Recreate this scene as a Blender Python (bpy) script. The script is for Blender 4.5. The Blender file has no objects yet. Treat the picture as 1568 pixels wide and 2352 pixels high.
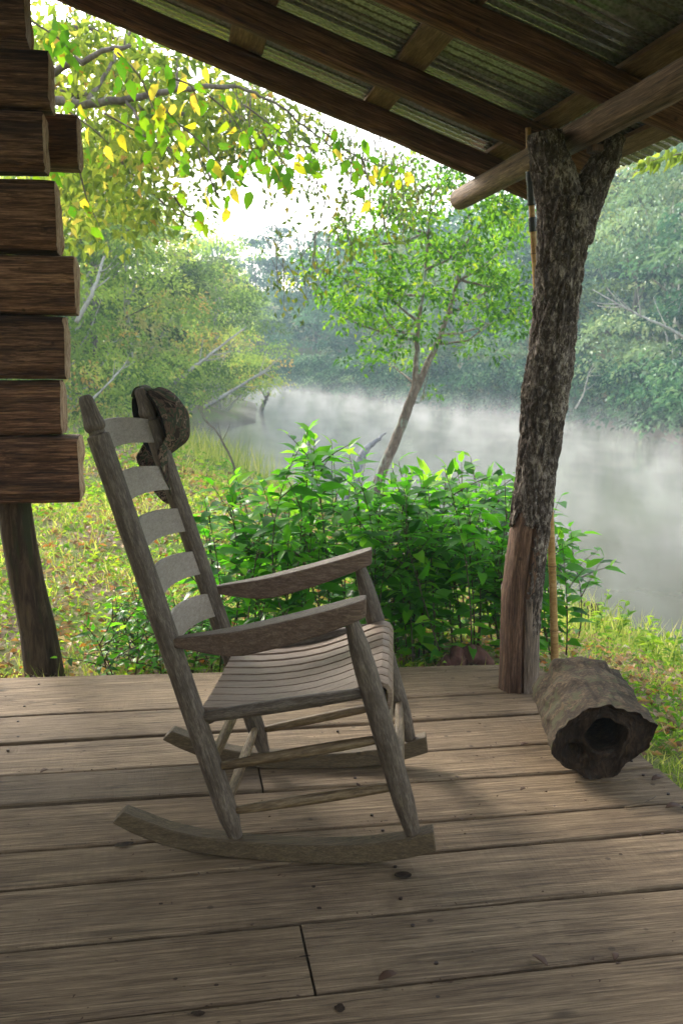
import bpy, math, random
import numpy as np
from mathutils import Vector, noise, Matrix

rng = np.random.default_rng(7)
random.seed(7)
scene = bpy.context.scene
COL = scene.collection
R = math.radians

# ------------------------------------------------------------------ camera geometry
FPX = 2347.0                       # focal length in picture units (picture is 1568 x 2352)
YAW, PITCH, EYE = R(9.3), math.atan(363 / 2347), 1.25
cF = np.array([math.sin(YAW) * math.cos(PITCH), math.cos(YAW) * math.cos(PITCH), -math.sin(PITCH)])
cR = np.array([math.cos(YAW), -math.sin(YAW), 0.0])
cU = np.cross(cR, cF)
cC = np.array([0, 0, EYE])
def ray(x, y): return cF + (x - 784) / FPX * cR - (y - 1176) / FPX * cU
def atZ(x, y, z=0.0):
    r = ray(x, y); return cC + r * (z - EYE) / r[2]
def atY(x, y, Y):
    r = ray(x, y); return cC + r * Y / r[1]

# ------------------------------------------------------------------ object helpers
def tag(o, label=None, cat=None, group=None, kind=None):
    if label: o['label'] = label
    if cat: o['category'] = cat
    if group: o['group'] = group
    if kind: o['kind'] = kind
    return o
def empty(name, loc=(0, 0, 0), label=None, cat=None, group=None, kind=None):
    o = bpy.data.objects.new(name, None); COL.objects.link(o)
    o.empty_display_size = .1; o.location = loc
    return tag(o, label, cat, group, kind)
def mesh_obj(name, verts, faces, mat, parent=None, smooth=True, attrs=None, gv=None):
    me = bpy.data.meshes.new(name)
    me.from_pydata([tuple(map(float, v)) for v in verts], [], [tuple(int(i) for i in f) for f in faces])
    me.update()
    ga = me.attributes.new('gv', 'FLOAT_VECTOR', 'POINT'); ga.data.foreach_set('vector', np.asarray(gv if gv is not None else verts, dtype=np.float32).ravel())
    if attrs:
        for k, v in attrs.items():
            a = me.attributes.new(k, 'FLOAT', 'POINT'); a.data.foreach_set('value', np.asarray(v, dtype=np.float32))
    me.polygons.foreach_set('use_smooth', [smooth] * len(me.polygons))
    me.materials.append(mat)
    o = bpy.data.objects.new(name, me); COL.objects.link(o)
    if parent is not None:
        o.parent = parent
        # parents are unrotated empties: keep world coordinates
        o.matrix_parent_inverse = Matrix.Identity(4)
        pl = parent.matrix_basis.translation if parent.parent is None else Vector((0, 0, 0))
        o.location = -Vector(pl)
    return o
def np_mesh(name, V, loops, starts, totals, mat, parent=None, smooth=False, attrs=None):
    me = bpy.data.meshes.new(name)
    me.vertices.add(len(V)); me.vertices.foreach_set('co', np.ascontiguousarray(V, dtype=np.float32).ravel())
    me.loops.add(len(loops)); me.loops.foreach_set('vertex_index', np.ascontiguousarray(loops, dtype=np.int32))
    me.polygons.add(len(starts)); me.polygons.foreach_set('loop_start', np.ascontiguousarray(starts, dtype=np.int32))
    me.polygons.foreach_set('loop_total', np.ascontiguousarray(totals, dtype=np.int32))
    me.update(calc_edges=True)
    me.validate()
    if attrs:
        for k, v in attrs.items():
            a = me.attributes.new(k, 'FLOAT', 'POINT'); a.data.foreach_set('value', np.ascontiguousarray(v, dtype=np.float32))
    me.polygons.foreach_set('use_smooth', [smooth] * len(me.polygons))
    me.materials.append(mat)
    o = bpy.data.objects.new(name, me); COL.objects.link(o)
    if parent is not None:
        o.parent = parent
        o.location = -Vector(parent.matrix_basis.translation) if parent.parent is None else Vector((0, 0, 0))
    return o

class MB:
    """collects shapes and links them as one mesh object"""
    def __init__(s): s.v = []; s.f = []; s.t = []; s.g = []
    def add(s, V, Fc, g=None):
        s.g += [tuple(v) for v in (g if g is not None else V)]
        b = len(s.v); s.v += [tuple(v) for v in V]; s.f += [tuple(i + b for i in f) for f in Fc]
    def box(s, c, h, ax=None):
        c = np.array(c, float); ax = np.eye(3) if ax is None else np.array(ax, float)
        V = [c + sx * h[0] * ax[0] + sy * h[1] * ax[1] + sz * h[2] * ax[2] for sx in (-1, 1) for sy in (-1, 1) for sz in (-1, 1)]
        s.add(V, [(0, 1, 3, 2), (4, 6, 7, 5), (0, 4, 5, 1), (2, 3, 7, 6), (0, 2, 6, 4), (1, 5, 7, 3)])
    def tube(s, path, rad, n=12, caps=True, jit=None, squash=None, up=None):
        P = np.array(path, float); m = len(P)
        rad = np.full(m, rad, float) if np.isscalar(rad) else np.array(rad, float)
        T = np.gradient(P, axis=0); T /= np.linalg.norm(T, axis=1)[:, None] + 1e-9
        u = np.array(up if up is not None else ((0, 0, 1) if abs(T[0][2]) < .9 else (0, 1, 0)), float)
        V = []; g = []; arc = np.concatenate([[0], np.cumsum(np.linalg.norm(np.diff(P, axis=0), axis=1))])
        for i in range(m):
            a = u - T[i] * (u @ T[i]); a /= np.linalg.norm(a) + 1e-9; u = a
            b = np.cross(T[i], a)
            for k in range(n):
                th = 2 * math.pi * k / n
                r = rad[i] * (jit(i, k, P[i], th) if jit else 1)
                q = squash if squash else (1, 1)
                V.append(P[i] + a * math.cos(th) * r * q[0] + b * math.sin(th) * r * q[1])
                g.append((arc[i] + P[0][0], rad[0] * q[0] * 1.0 * math.cos(th) + P[0][1], rad[0] * q[1] * math.sin(th) + P[0][2]))
        Fc = [(i * n + k, i * n + (k + 1) % n, (i + 1) * n + (k + 1) % n, (i + 1) * n + k) for i in range(m - 1) for k in range(n)]
        if caps:
            Fc.append(tuple(range(n - 1, -1, -1))); Fc.append(tuple((m - 1) * n + k for k in range(n)))
        s.add(V, Fc, g)
    def prism(s, prof, A, B, X, Y):
        """profile points (a,b) in axes X,Y swept from A to B"""
        A = np.array(A, float); B = np.array(B, float); X = np.array(X, float); Y = np.array(Y, float); n = len(prof)
        V = [A + X * p[0] + Y * p[1] for p in prof] + [B + X * p[0] + Y * p[1] for p in prof]
        s.add(V, [(k, (k + 1) % n, n + (k + 1) % n, n + k) for k in range(n)] + [tuple(range(n - 1, -1, -1)), tuple(range(n, 2 * n))])
    def build(s, name, mat, parent=None, smooth=True, bevel=0, sub=0, auto=None):
        o = mesh_obj(name, s.v, s.f, mat, parent, smooth, None, s.g)
        if bevel:
            m = o.modifiers.new('b', 'BEVEL'); m.width = bevel; m.segments = 2; m.limit_method = 'ANGLE'; m.angle_limit = R(35)
        if sub:
            m = o.modifiers.new('s', 'SUBSURF'); m.levels = sub; m.render_levels = sub
        if auto or bevel:
            o.data.set_sharp_from_angle(angle=R(auto or 40))
        return o

def fbm(x, y, z, o=4):
    return noise.fractal(Vector((x, y, z)), .8, 2.1, o)

# ------------------------------------------------------------------ node helpers
def new_mat(name):
    m = bpy.data.materials.new(name); m.use_nodes = True
    nt = m.node_tree; nt.nodes.clear()
    out = nt.nodes.new('ShaderNodeOutputMaterial')
    return m, nt, out
def N(nt, t, **kw):
    n = nt.nodes.new(t)
    for k, v in kw.items():
        if k in n.inputs: n.inputs[k].default_value = v
        else: setattr(n, k, v)
    return n
def ramp(nt, fac, stops, interp='LINEAR'):
    n = nt.nodes.new('ShaderNodeValToRGB'); n.color_ramp.interpolation = interp
    e = n.color_ramp.elements
    while len(e) < len(stops): e.new(.5)
    for el, (p, c) in zip(e, stops):
        el.position = p; el.color = (*c, 1) if len(c) == 3 else c
    if fac is not None: nt.links.new(fac, n.inputs[0])
    return n
def mapping(nt, scale, coord='Object', rnd=True, loc=(0, 0, 0), rot=0):
    if coord == 'GV': tc = N(nt, 'ShaderNodeAttribute', attribute_name='gv'); coord = 'Vector'
    else: tc = N(nt, 'ShaderNodeTexCoord')
    mp = N(nt, 'ShaderNodeMapping')
    mp.inputs['Scale'].default_value = scale; mp.inputs['Location'].default_value = loc; mp.inputs['Rotation'].default_value = (0, 0, rot)
    src = tc.outputs[coord]
    if rnd:
        oi = N(nt, 'ShaderNodeObjectInfo'); ml = N(nt, 'ShaderNodeVectorMath', operation='SCALE'); ml.inputs[0].default_value = (37, 53, 71)
        nt.links.new(oi.outputs['Random'], ml.inputs['Scale'])
        ad = N(nt, 'ShaderNodeVectorMath', operation='ADD'); nt.links.new(src, ad.inputs[0]); nt.links.new(ml.outputs[0], ad.inputs[1]); src = ad.outputs[0]
    nt.links.new(src, mp.inputs[0])
    return mp.outputs[0]
def noise_n(nt, vec, scale, detail=6, rough=.6, dist=0):
    n = N(nt, 'ShaderNodeTexNoise'); n.inputs['Scale'].default_value = scale; n.inputs['Detail'].default_value = detail
    n.inputs['Roughness'].default_value = rough; n.inputs['Distortion'].default_value = dist
    nt.links.new(vec, n.inputs['Vector']); return n.outputs['Fac']
def mixc(nt, f, a, b, mode='MIX'):
    n = N(nt, 'ShaderNodeMix', data_type='RGBA', blend_type=mode)
    for s, v in ((0, f), (6, a), (7, b)):
        if hasattr(v, 'links') or isinstance(v, bpy.types.NodeSocket): nt.links.new(v, n.inputs[s])
        else: n.inputs[s].default_value = v if s == 0 else ((*v, 1) if len(v) == 3 else v)
    return n.outputs[2]
def math_n(nt, op, a, b=None):
    n = N(nt, 'ShaderNodeMath', operation=op)
    for i, v in enumerate((a, b)):
        if v is None: continue
        if isinstance(v, bpy.types.NodeSocket): nt.links.new(v, n.inputs[i])
        else: n.inputs[i].default_value = v
    return n.outputs[0]
def finish(nt, out, color, rough=.7, height=None, bstr=.3, bdist=.01, metal=0, spec=.3):
    b = N(nt, 'ShaderNodeBsdfPrincipled')
    for k, v in (('Base Color', color), ('Roughness', rough), ('Metallic', metal), ('Specular IOR Level', spec)):
        if isinstance(v, bpy.types.NodeSocket): nt.links.new(v, b.inputs[k])
        else: b.inputs[k].default_value = (*v, 1) if isinstance(v, tuple) and len(v) == 3 else v
    if height is not None:
        bp = N(nt, 'ShaderNodeBump'); bp.inputs['Strength'].default_value = bstr; bp.inputs['Distance'].default_value = bdist
        nt.links.new(height, bp.inputs['Height']); nt.links.new(bp.outputs[0], b.inputs['Normal'])
    nt.links.new(b.outputs[0], out.inputs[0]); return b

# ------------------------------------------------------------------ materials
def wood_mat(name, c_dark, c_mid, c_light, axis=0, grain=22, stretch=.05, knots=True, bstr=.35, rough=.75, saw=False, var=.25, spots=True, streak=None, fibre=.5, span=(.39, .61)):
    m, nt, out = new_mat(name)
    sc = [1, 1, 1]; sc[axis] = stretch
    v = mapping(nt, tuple(sc), 'GV')
    vs = mapping(nt, (1, 1, 1), 'GV')
    wob = noise_n(nt, v, 3, 3, .5)
    g1 = noise_n(nt, v, grain, 8, .7, .6)
    g2 = noise_n(nt, v, grain * 4, 5, .75, .2)
    big = noise_n(nt, vs, 2.2, 4, .6)
    f = math_n(nt, 'ADD', math_n(nt, 'MULTIPLY', g1, .5), math_n(nt, 'MULTIPLY', g2, .5))
    col = ramp(nt, f, [(span[0], c_dark), (.5, c_mid), (span[1], c_light)]).outputs[0]
    col = mixc(nt, math_n(nt, 'MULTIPLY', ramp(nt, big, [(.4, (0, 0, 0)), (.65, (1, 1, 1))]).outputs[0], .45), col, mixc(nt, .5, col, c_dark))
    fib = [1, 1, 1]; fib[axis] = stretch * .5
    ff = ramp(nt, noise_n(nt, mapping(nt, tuple(fib), 'GV', loc=(5, 3, 1)), grain * 1.6, 3, .6, .2), [(.40, (1, 1, 1)), (.47, (0, 0, 0))]).outputs[0]
    fm = ramp(nt, noise_n(nt, vs, 4.5, 3, .6), [(.42, (0, 0, 0)), (.6, (1, 1, 1))]).outputs[0]
    ff = math_n(nt, 'MULTIPLY', ff, fm)
    col = mixc(nt, math_n(nt, 'MULTIPLY', ff, fibre), col, tuple(c * .7 for c in c_dark))
    hgt = math_n(nt, 'SUBTRACT', f, math_n(nt, 'MULTIPLY', ff, .4))
    if streak:
        st = noise_n(nt, v, grain * .35, 4, .6, .3)
        col = mixc(nt, math_n(nt, 'MULTIPLY', ramp(nt, st, [(.5, (0, 0, 0)), (.66, (1, 1, 1))]).outputs[0], .8), col, streak)
    if knots:
        kv = [2.2, 2.2, 2.2]; kv[axis] = 1.1
        kk = mapping(nt, tuple(kv), 'GV')
        vo = N(nt, 'ShaderNodeTexVoronoi', feature='F1'); vo.inputs['Scale'].default_value = 1.15; nt.links.new(kk, vo.inputs['Vector'])
        kf = ramp(nt, vo.outputs['Distance'], [(.02, (1, 1, 1)), (.05, (0, 0, 0))]).outputs[0]
        col = mixc(nt, math_n(nt, 'MULTIPLY', kf, .8), col, tuple(c * .35 for c in c_dark))
        hgt = math_n(nt, 'SUBTRACT', hgt, math_n(nt, 'MULTIPLY', kf, .6))
    if saw:
        swn = ramp(nt, noise_n(nt, mapping(nt, (95, 5, 1), 'GV', rot=R(17)), 1.0, 3, .6, .4), [(.42, (0, 0, 0)), (.62, (1, 1, 1))]).outputs[0]
        msk = ramp(nt, noise_n(nt, vs, 1.6, 2, .5), [(.47, (0, 0, 0)), (.6, (1, 1, 1))]).outputs[0]
        s_ = math_n(nt, 'MULTIPLY', swn, msk)
        col = mixc(nt, math_n(nt, 'MULTIPLY', s_, .10), col, c_dark)
        hgt = math_n(nt, 'ADD', hgt, math_n(nt, 'MULTIPLY', s_, .12))
        stn = ramp(nt, noise_n(nt, mapping(nt, (1.0, 2.2, 1), 'GV'), 2.6, 6, .7, .8), [(.50, (0, 0, 0)), (.66, (1, 1, 1))]).outputs[0]
        col = mixc(nt, math_n(nt, 'MULTIPLY', stn, .75), col, mixc(nt, .5, col, c_dark))
        # cracks: long thin dark lines
        cr = noise_n(nt, mapping(nt, (.35, 7, 1), 'GV'), 3.2, 3, .55, .2)
        cf = ramp(nt, cr, [(.484, (0, 0, 0)), (.497, (1, 1, 1)), (.51, (0, 0, 0))]).outputs[0]
        cm = ramp(nt, noise_n(nt, vs, 3, 2, .5), [(.5, (0, 0, 0)), (.62, (1, 1, 1))]).outputs[0]
        cf = math_n(nt, 'MULTIPLY', cf, cm)
        col = mixc(nt, math_n(nt, 'MULTIPLY', cf, .7), col, tuple(c * .4 for c in c_dark))
        hgt = math_n(nt, 'SUBTRACT', hgt, math_n(nt, 'MULTIPLY', cf, .5))
    if spots:
        vo = N(nt, 'ShaderNodeTexVoronoi', feature='F1'); vo.inputs['Scale'].default_value = 9; nt.links.new(vs, vo.inputs['Vector'])
        sf = ramp(nt, vo.outputs['Distance'], [(.05, (1, 1, 1)), (.085, (0, 0, 0))]).outputs[0]
        col = mixc(nt, math_n(nt, 'MULTIPLY', sf, .6), col, tuple(c * .4 for c in c_dark))
    # board to board variation
    oi = N(nt, 'ShaderNodeObjectInfo')
    vr = ramp(nt, oi.outputs['Random'], [(0, (1 - var,) * 3), (.35, (1 + var * .5, 1 + var * .42, 1 + var * .25)), (.7, (1 - var * .3, 1 - var * .32, 1 - var * .36)), (1, (1 + var * .5,) * 3)]).outputs[0]
    col = mixc(nt, 1.0, col, vr, 'MULTIPLY')
    finish(nt, out, col, rough, hgt, bstr, .006)
    return m

def leaf_mat(name, stops, trans=.45, rough=.45, spots=None, spec=.35, tboost=1.6):
    m, nt, out = new_mat(name)
    at = N(nt, 'ShaderNodeAttribute', attribute_name='tint')
    col = ramp(nt, at.outputs['Fac'], stops).outputs[0]
    if spots:
        f = noise_n(nt, mapping(nt, (1, 1, 1), rnd=False), spots[0], 2, .5)
        sf = ramp(nt, f, [(.62, (0, 0, 0)), (.67, (1, 1, 1))]).outputs[0]
        col = mixc(nt, math_n(nt, 'MULTIPLY', sf, .85), col, spots[1])
    b = N(nt, 'ShaderNodeBsdfPrincipled'); b.inputs['Roughness'].default_value = rough; b.inputs['Specular IOR Level'].default_value = spec
    nt.links.new(col, b.inputs['Base Color'])
    t = N(nt, 'ShaderNodeBsdfTranslucent')
    tc = mixc(nt, 1.0, col, (tboost, tboost, tboost * .55), 'MULTIPLY')
    nt.links.new(tc, t.inputs[0])
    mx = N(nt, 'ShaderNodeMixShader'); mx.inputs[0].default_value = trans
    nt.links.new(b.outputs[0], mx.inputs[1]); nt.links.new(t.outputs[0], mx.inputs[2]); nt.links.new(mx.outputs[0], out.inputs[0])
    return m

def bark_mat(name, a, b, c, scale=30, bstr=.8, stretch=.35, lichen=None):
    m, nt, out = new_mat(name)
    v = mapping(nt, (1, 1, stretch))
    n1 = noise_n(nt, v, scale, 8, .7, .8); n2 = noise_n(nt, v, scale * .2, 4, .6)
    f = math_n(nt, 'ADD', math_n(nt, 'MULTIPLY', n1, .65), math_n(nt, 'MULTIPLY', n2, .35))
    col = ramp(nt, f, [(.36, a), (.5, b), (.62, c)]).outputs[0]
    if lichen:
        l = ramp(nt, noise_n(nt, v, scale * .35, 5, .6), [(.52, (0, 0, 0)), (.6, (1, 1, 1))]).outputs[0]
        col = mixc(nt, l, col, lichen)
    finish(nt, out, col, .85, f, bstr, .01, spec=.2)
    return m

M = {}
M['deck'] = wood_mat('deck_wood', (.056, .034, .018), (.205, .143, .085), (.42, .315, .200), 0, 85, .03, saw=True, var=.32, bstr=1.0, fibre=.42, span=(.36, .64))
M['chair'] = wood_mat('chair_wood', (.042, .030, .022), (.112, .084, .063), (.27, .225, .18), 0, 130, .10, fibre=.25, span=(.35, .66), knots=False, bstr=.6, rough=.5, var=.12)
M['chair_light'] = wood_mat('slat_wood', (.20, .165, .135), (.35, .30, .25), (.47, .42, .36), 1, 120, .06, fibre=.15, span=(.34, .66), knots=False, bstr=.4, rough=.5, var=.1, spots=False)
M['arm'] = wood_mat('arm_wood', (.055, .033, .022), (.130, .082, .056), (.26, .19, .14), 0, 120, .05, fibre=.25, span=(.35, .66), knots=False, bstr=.6, rough=.5, var=.08, spots=False)
M['seatw'] = wood_mat('seat_wood', (.14, .092, .064), (.27, .195, .140), (.38, .29, .22), 0, 100, .05, fibre=.2, span=(.34, .66), knots=False, bstr=.4, rough=.55, var=.08, spots=False)
M['rocker'] = wood_mat('rocker_wood', (.045, .030, .018), (.112, .078, .042), (.22, .16, .09), 0, 110, .05, fibre=.25, span=(.35, .66), knots=False, bstr=.6, rough=.6, var=.08)
M['rung'] = wood_mat('rung_wood', (.065, .040, .020), (.185, .125, .066), (.34, .25, .15), 0, 90, .08, knots=False, bstr=.4, rough=.5, var=.1, spots=False)
M['rafter'] = wood_mat('rafter_wood', (.026, .010, .005), (.130, .055, .029), (.33, .165, .09), 0, 55, .04, bstr=1.0, var=.2)
M['batten'] = wood_mat('batten_wood', (.075, .036, .016), (.17, .092, .044), (.28, .17, .09), 1, 60, .06, bstr=.5, var=.2)
M['beam'] = wood_mat('beam_wood', (.035, .017, .009), (.155, .092, .050), (.34, .22, .13), 0, 55, .04, bstr=1.0, var=.1)
M['log'] = wood_mat('cabin_log_wood', (.022, .010, .005), (.135, .064, .034), (.40, .22, .125), 0, 45, .05, bstr=1.0, var=.3, streak=(.018, .009, .006))
M['logend'] = wood_mat('log_end_wood', (.18, .095, .055), (.50, .32, .21), (.74, .56, .42), 2, 60, .15, knots=False, bstr=1.0, var=.15)
M['stripped'] = wood_mat('stripped_wood', (.030, .014, .007), (.110, .056, .032), (.24, .145, .090), 2, 55, .08, bstr=1.0, var=.05)
M['greywood'] = wood_mat('grey_sapwood', (.050, .034, .024), (.165, .118, .086), (.32, .25, .20), 2, 70, .05, bstr=1.0, var=.05)
M['bark'] = bark_mat('post_bark', (.012, .008, .006), (.080, .060, .047), (.40, .34, .29), 90, 1.0, .5)
M['trunk'] = bark_mat('lichen_bark', (.06, .045, .035), (.20, .15, .12), (.42, .38, .33), 14, .8, .5, lichen=(.30, .36, .30))
M['twig'] = bark_mat('twig_bark', (.07, .055, .045), (.15, .125, .105), (.26, .23, .20), 14, .4)
M['palebranch'] = bark_mat('pale_branch_bark', (.22, .20, .18), (.38, .36, .33), (.55, .53, .5), 10, .3)
M['driftwood'] = bark_mat('driftwood_grey', (.12, .12, .13), (.26, .26, .29), (.42, .42, .46), 18, .6)
M['pier'] = bark_mat('mossy_pier_bark', (.018, .011, .007), (.060, .038, .024), (.13, .09, .055), 40, 1.0, .15, lichen=(.040, .040, .018))
M['stem'] = bark_mat('shrub_stem', (.04, .03, .02), (.09, .07, .045), (.14, .12, .07), 30, .3)

# bush, trees, grass
M['leaf_bush'] = leaf_mat('shrub_leaf', [(0, (.022, .11, .010)), (.4, (.070, .28, .016)), (.75, (.16, .46, .026)), (1, (.29, .56, .045))], .58, .36, spec=.4, tboost=1.7)
M['leaf_tree'] = leaf_mat('young_tree_leaf', [(0, (.028, .09, .012)), (.4, (.085, .22, .018)), (.8, (.20, .38, .025)), (1, (.34, .42, .03))], .6, .5, spec=.2, tboost=1.7)
M['leaf_over'] = leaf_mat('canopy_leaf', [(0, (.07, .12, .025)), (.45, (.155, .215, .040)), (.75, (.29, .32, .065)), (.9, (.46, .40, .10)), (1, (.32, .20, .07))], .6, .5, spec=.2, tboost=1.7)
M['leaf_big'] = leaf_mat('broad_leaf', [(0, (.05, .15, .010)), (.5, (.11, .25, .012)), (.78, (.24, .36, .015)), (.86, (.50, .44, .03)), (1, (.54, .42, .07))], .5, .5, spots=(34, (.16, .08, .02)), spec=.2, tboost=1.7)
M['leaf_sparse'] = leaf_mat('thin_twig_leaf', [(0, (.06, .11, .02)), (.5, (.12, .19, .03)), (.85, (.22, .25, .04)), (1, (.30, .22, .04))], .5, .5, tboost=1.6)
M['leaf_left'] = leaf_mat('willow_leaf', [(0, (.07, .14, .04)), (.35, (.21, .33, .085)), (.7, (.42, .54, .15)), (.92, (.60, .56, .20)), (1, (.56, .36, .15))], .55, .5, spec=.2, tboost=1.5)
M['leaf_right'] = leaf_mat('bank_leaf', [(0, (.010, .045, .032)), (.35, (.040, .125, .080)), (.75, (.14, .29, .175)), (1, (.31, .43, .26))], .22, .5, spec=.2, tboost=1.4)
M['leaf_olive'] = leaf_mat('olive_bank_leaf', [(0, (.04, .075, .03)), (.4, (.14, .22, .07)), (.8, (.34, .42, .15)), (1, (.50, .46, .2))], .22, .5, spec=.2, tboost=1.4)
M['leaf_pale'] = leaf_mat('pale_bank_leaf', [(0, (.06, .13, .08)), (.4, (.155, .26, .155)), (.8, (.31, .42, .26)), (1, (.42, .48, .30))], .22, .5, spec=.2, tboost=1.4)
M['grass'] = leaf_mat('grass_blade', [(0, (.08, .14, .025)), (.4, (.18, .26, .05)), (.75, (.36, .39, .11)), (1, (.52, .46, .24))], .55, .5, spec=.2, tboost=1.7)
M['weed'] = leaf_mat('weed_leaf', [(0, (.06, .17, .012)), (.5, (.14, .30, .02)), (1, (.34, .45, .04))], .5, .5, spec=.25, tboost=1.7)
M['litter'] = leaf_mat('fallen_leaf', [(0, (.12, .05, .025)), (.3, (.26, .15, .09)), (.6, (.42, .32, .23)), (.85, (.52, .30, .12)), (.93, (.60, .20, .04)), (1, (.55, .5, .42))], .25, .6, tboost=1.2)
M['deadleaf'] = leaf_mat('dead_brown_leaf', [(0, (.03, .014, .008)), (.5, (.075, .036, .018)), (1, (.13, .07, .04))], .15, .6)

def ground_material():
    m, nt, out = new_mat('earth_ground')
    v = mapping(nt, (1, 1, 1), rnd=False)
    n1 = noise_n(nt, v, 1.3, 6, .65); n2 = noise_n(nt, v, 18, 6, .7); n3 = noise_n(nt, v, 70, 3, .7)
    soil = ramp(nt, n2, [(.35, (.07, .048, .03)), (.5, (.17, .13, .085)), (.66, (.32, .26, .18))]).outputs[0]
    green = ramp(nt, n3, [(.3, (.05, .09, .015)), (.55, (.13, .19, .035)), (.75, (.24, .27, .07))]).outputs[0]
    col = mixc(nt, ramp(nt, n1, [(.40, (0, 0, 0)), (.56, (1, 1, 1))]).outputs[0], soil, green)
    sx_ = N(nt, 'ShaderNodeSeparateXYZ'); nt.links.new(v, sx_.inputs[0])
    mud = ramp(nt, math_n(nt, 'ADD', math_n(nt, 'ADD', sx_.outputs['Z'], 2.0), math_n(nt, 'MULTIPLY', n1, .25)), [(.62, (1, 1, 1)), (.80, (0, 0, 0))]).outputs[0]
    col = mixc(nt, math_n(nt, 'MULTIPLY', mud, .9), col, (.075, .055, .042))
    finish(nt, out, col, .9, n2, .6, .03, spec=.1)
    return m
M['ground'] = ground_material()

def water_material():
    m, nt, out = new_mat('river_water')
    v = mapping(nt, (1, .6, 1), rnd=False)
    n1 = noise_n(nt, v, 2.2, 4, .55); n2 = noise_n(nt, v, .5, 2, .5)
    h = math_n(nt, 'ADD', math_n(nt, 'MULTIPLY', n1, .5), n2)
    b = finish(nt, out, (.13, .125, .10), .12, h, .10, .05, spec=.5)
    b.inputs['IOR'].default_value = 1.33
    return m
M['water'] = water_material()

def metal_material():
    m, nt, out = new_mat('galvanised_sheet')
    v = mapping(nt, (1, 1, 1), rnd=False)
    vo = N(nt, 'ShaderNodeTexVoronoi', feature='F1'); vo.inputs['Scale'].default_value = 75; nt.links.new(v, vo.inputs['Vector'])
    n1 = noise_n(nt, v, 60, 4, .6); n2 = noise_n(nt, v, 3, 3, .6)
    f = math_n(nt, 'ADD', math_n(nt, 'MULTIPLY', vo.outputs['Distance'], .5), math_n(nt, 'MULTIPLY', n1, .6))
    col = ramp(nt, f, [(.3, (.12, .12, .11)), (.55, (.27, .265, .25)), (.8, (.44, .43, .41))]).outputs[0]
    col = mixc(nt, math_n(nt, 'MULTIPLY', n2, .4), col, (.14, .13, .09))
    finish(nt, out, col, .27, f, .1, .002, metal=.6, spec=.5)
    return m
M['metal'] = metal_material()

def simple(name, col, rough=.6, ns=40, var=.3, bstr=.2, metal=0, spec=.3):
    m, nt, out = new_mat(name)
    v = mapping(nt, (1, 1, 1)); n1 = noise_n(nt, v, ns, 5, .6)
    c = ramp(nt, n1, [(.3, tuple(x * (1 - var) for x in col)), (.7, tuple(min(1, x * (1 + var)) for x in col))]).outputs[0]
    finish(nt, out, c, rough, n1, bstr, .004, metal, spec); return m
M['tape'] = simple('black_tape', (.012, .013, .015), .3, 30, .4, .4, spec=.6)
M['bamboo'] = wood_mat('bamboo_cane', (.22, .11, .035), (.40, .23, .085), (.55, .36, .16), 2, 20, .04, knots=False, bstr=.1, rough=.4, var=.05, spots=False)
M['node'] = simple('bamboo_node', (.10, .05, .02), .5)
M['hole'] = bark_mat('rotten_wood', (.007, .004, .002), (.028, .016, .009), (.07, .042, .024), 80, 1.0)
M['hollow'] = bark_mat('hollow_log_wood', (.008, .005, .003), (.040, .026, .014), (.12, .084, .048), 75, 1.0, .5, lichen=(.05, .048, .022))
M['nail'] = simple('rusty_nail', (.035, .02, .015), .6)
M['capdark'] = simple('cap_lining', (.012, .011, .010), .9, 200)
M['tagwhite'] = simple('cloth_tag', (.5, .45, .4), .8, 200, .1)
M['buckle'] = simple('olive_strap', (.07, .075, .045), .7, 150)
M['rock'] = simple('bank_stone', (.3, .28, .25), .9, 12, .4, .6)
M['redwood'] = bark_mat('red_brown_bark', (.05, .022, .016), (.13, .06, .045), (.22, .12, .09), 20, .6)

def camo_material():
    m, nt, out = new_mat('camouflage_cloth')
    v = mapping(nt, (1, 1, 1), rnd=False)
    a = noise_n(nt, v, 13, 3, .6, 1.6); b = noise_n(nt, v, 26, 3, .6, 1.5); w = noise_n(nt, v, 900, 2, .5)
    c = ramp(nt, a, [(.0, (.02, .014, .010)), (.38, (.10, .062, .045)), (.46, (.045, .055, .032)), (.54, (.17, .115, .08)), (.60, (.03, .022, .017)), (.66, (.22, .165, .12))], 'CONSTANT').outputs[0]
    c = mixc(nt, ramp(nt, b, [(.56, (0, 0, 0)), (.59, (1, 1, 1))]).outputs[0], c, (.035, .024, .018))
    c = mixc(nt, ramp(nt, b, [(.33, (1, 1, 1)), (.37, (0, 0, 0))]).outputs[0], c, (.24, .19, .14))
    wr = noise_n(nt, v, 30, 3, .5, 1)
    h = math_n(nt, 'ADD', math_n(nt, 'MULTIPLY', wr, .5), math_n(nt, 'MULTIPLY', w, .06))
    finish(nt, out, c, .8, h, .7, .012, spec=.2); return m
M['camo'] = camo_material()

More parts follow.
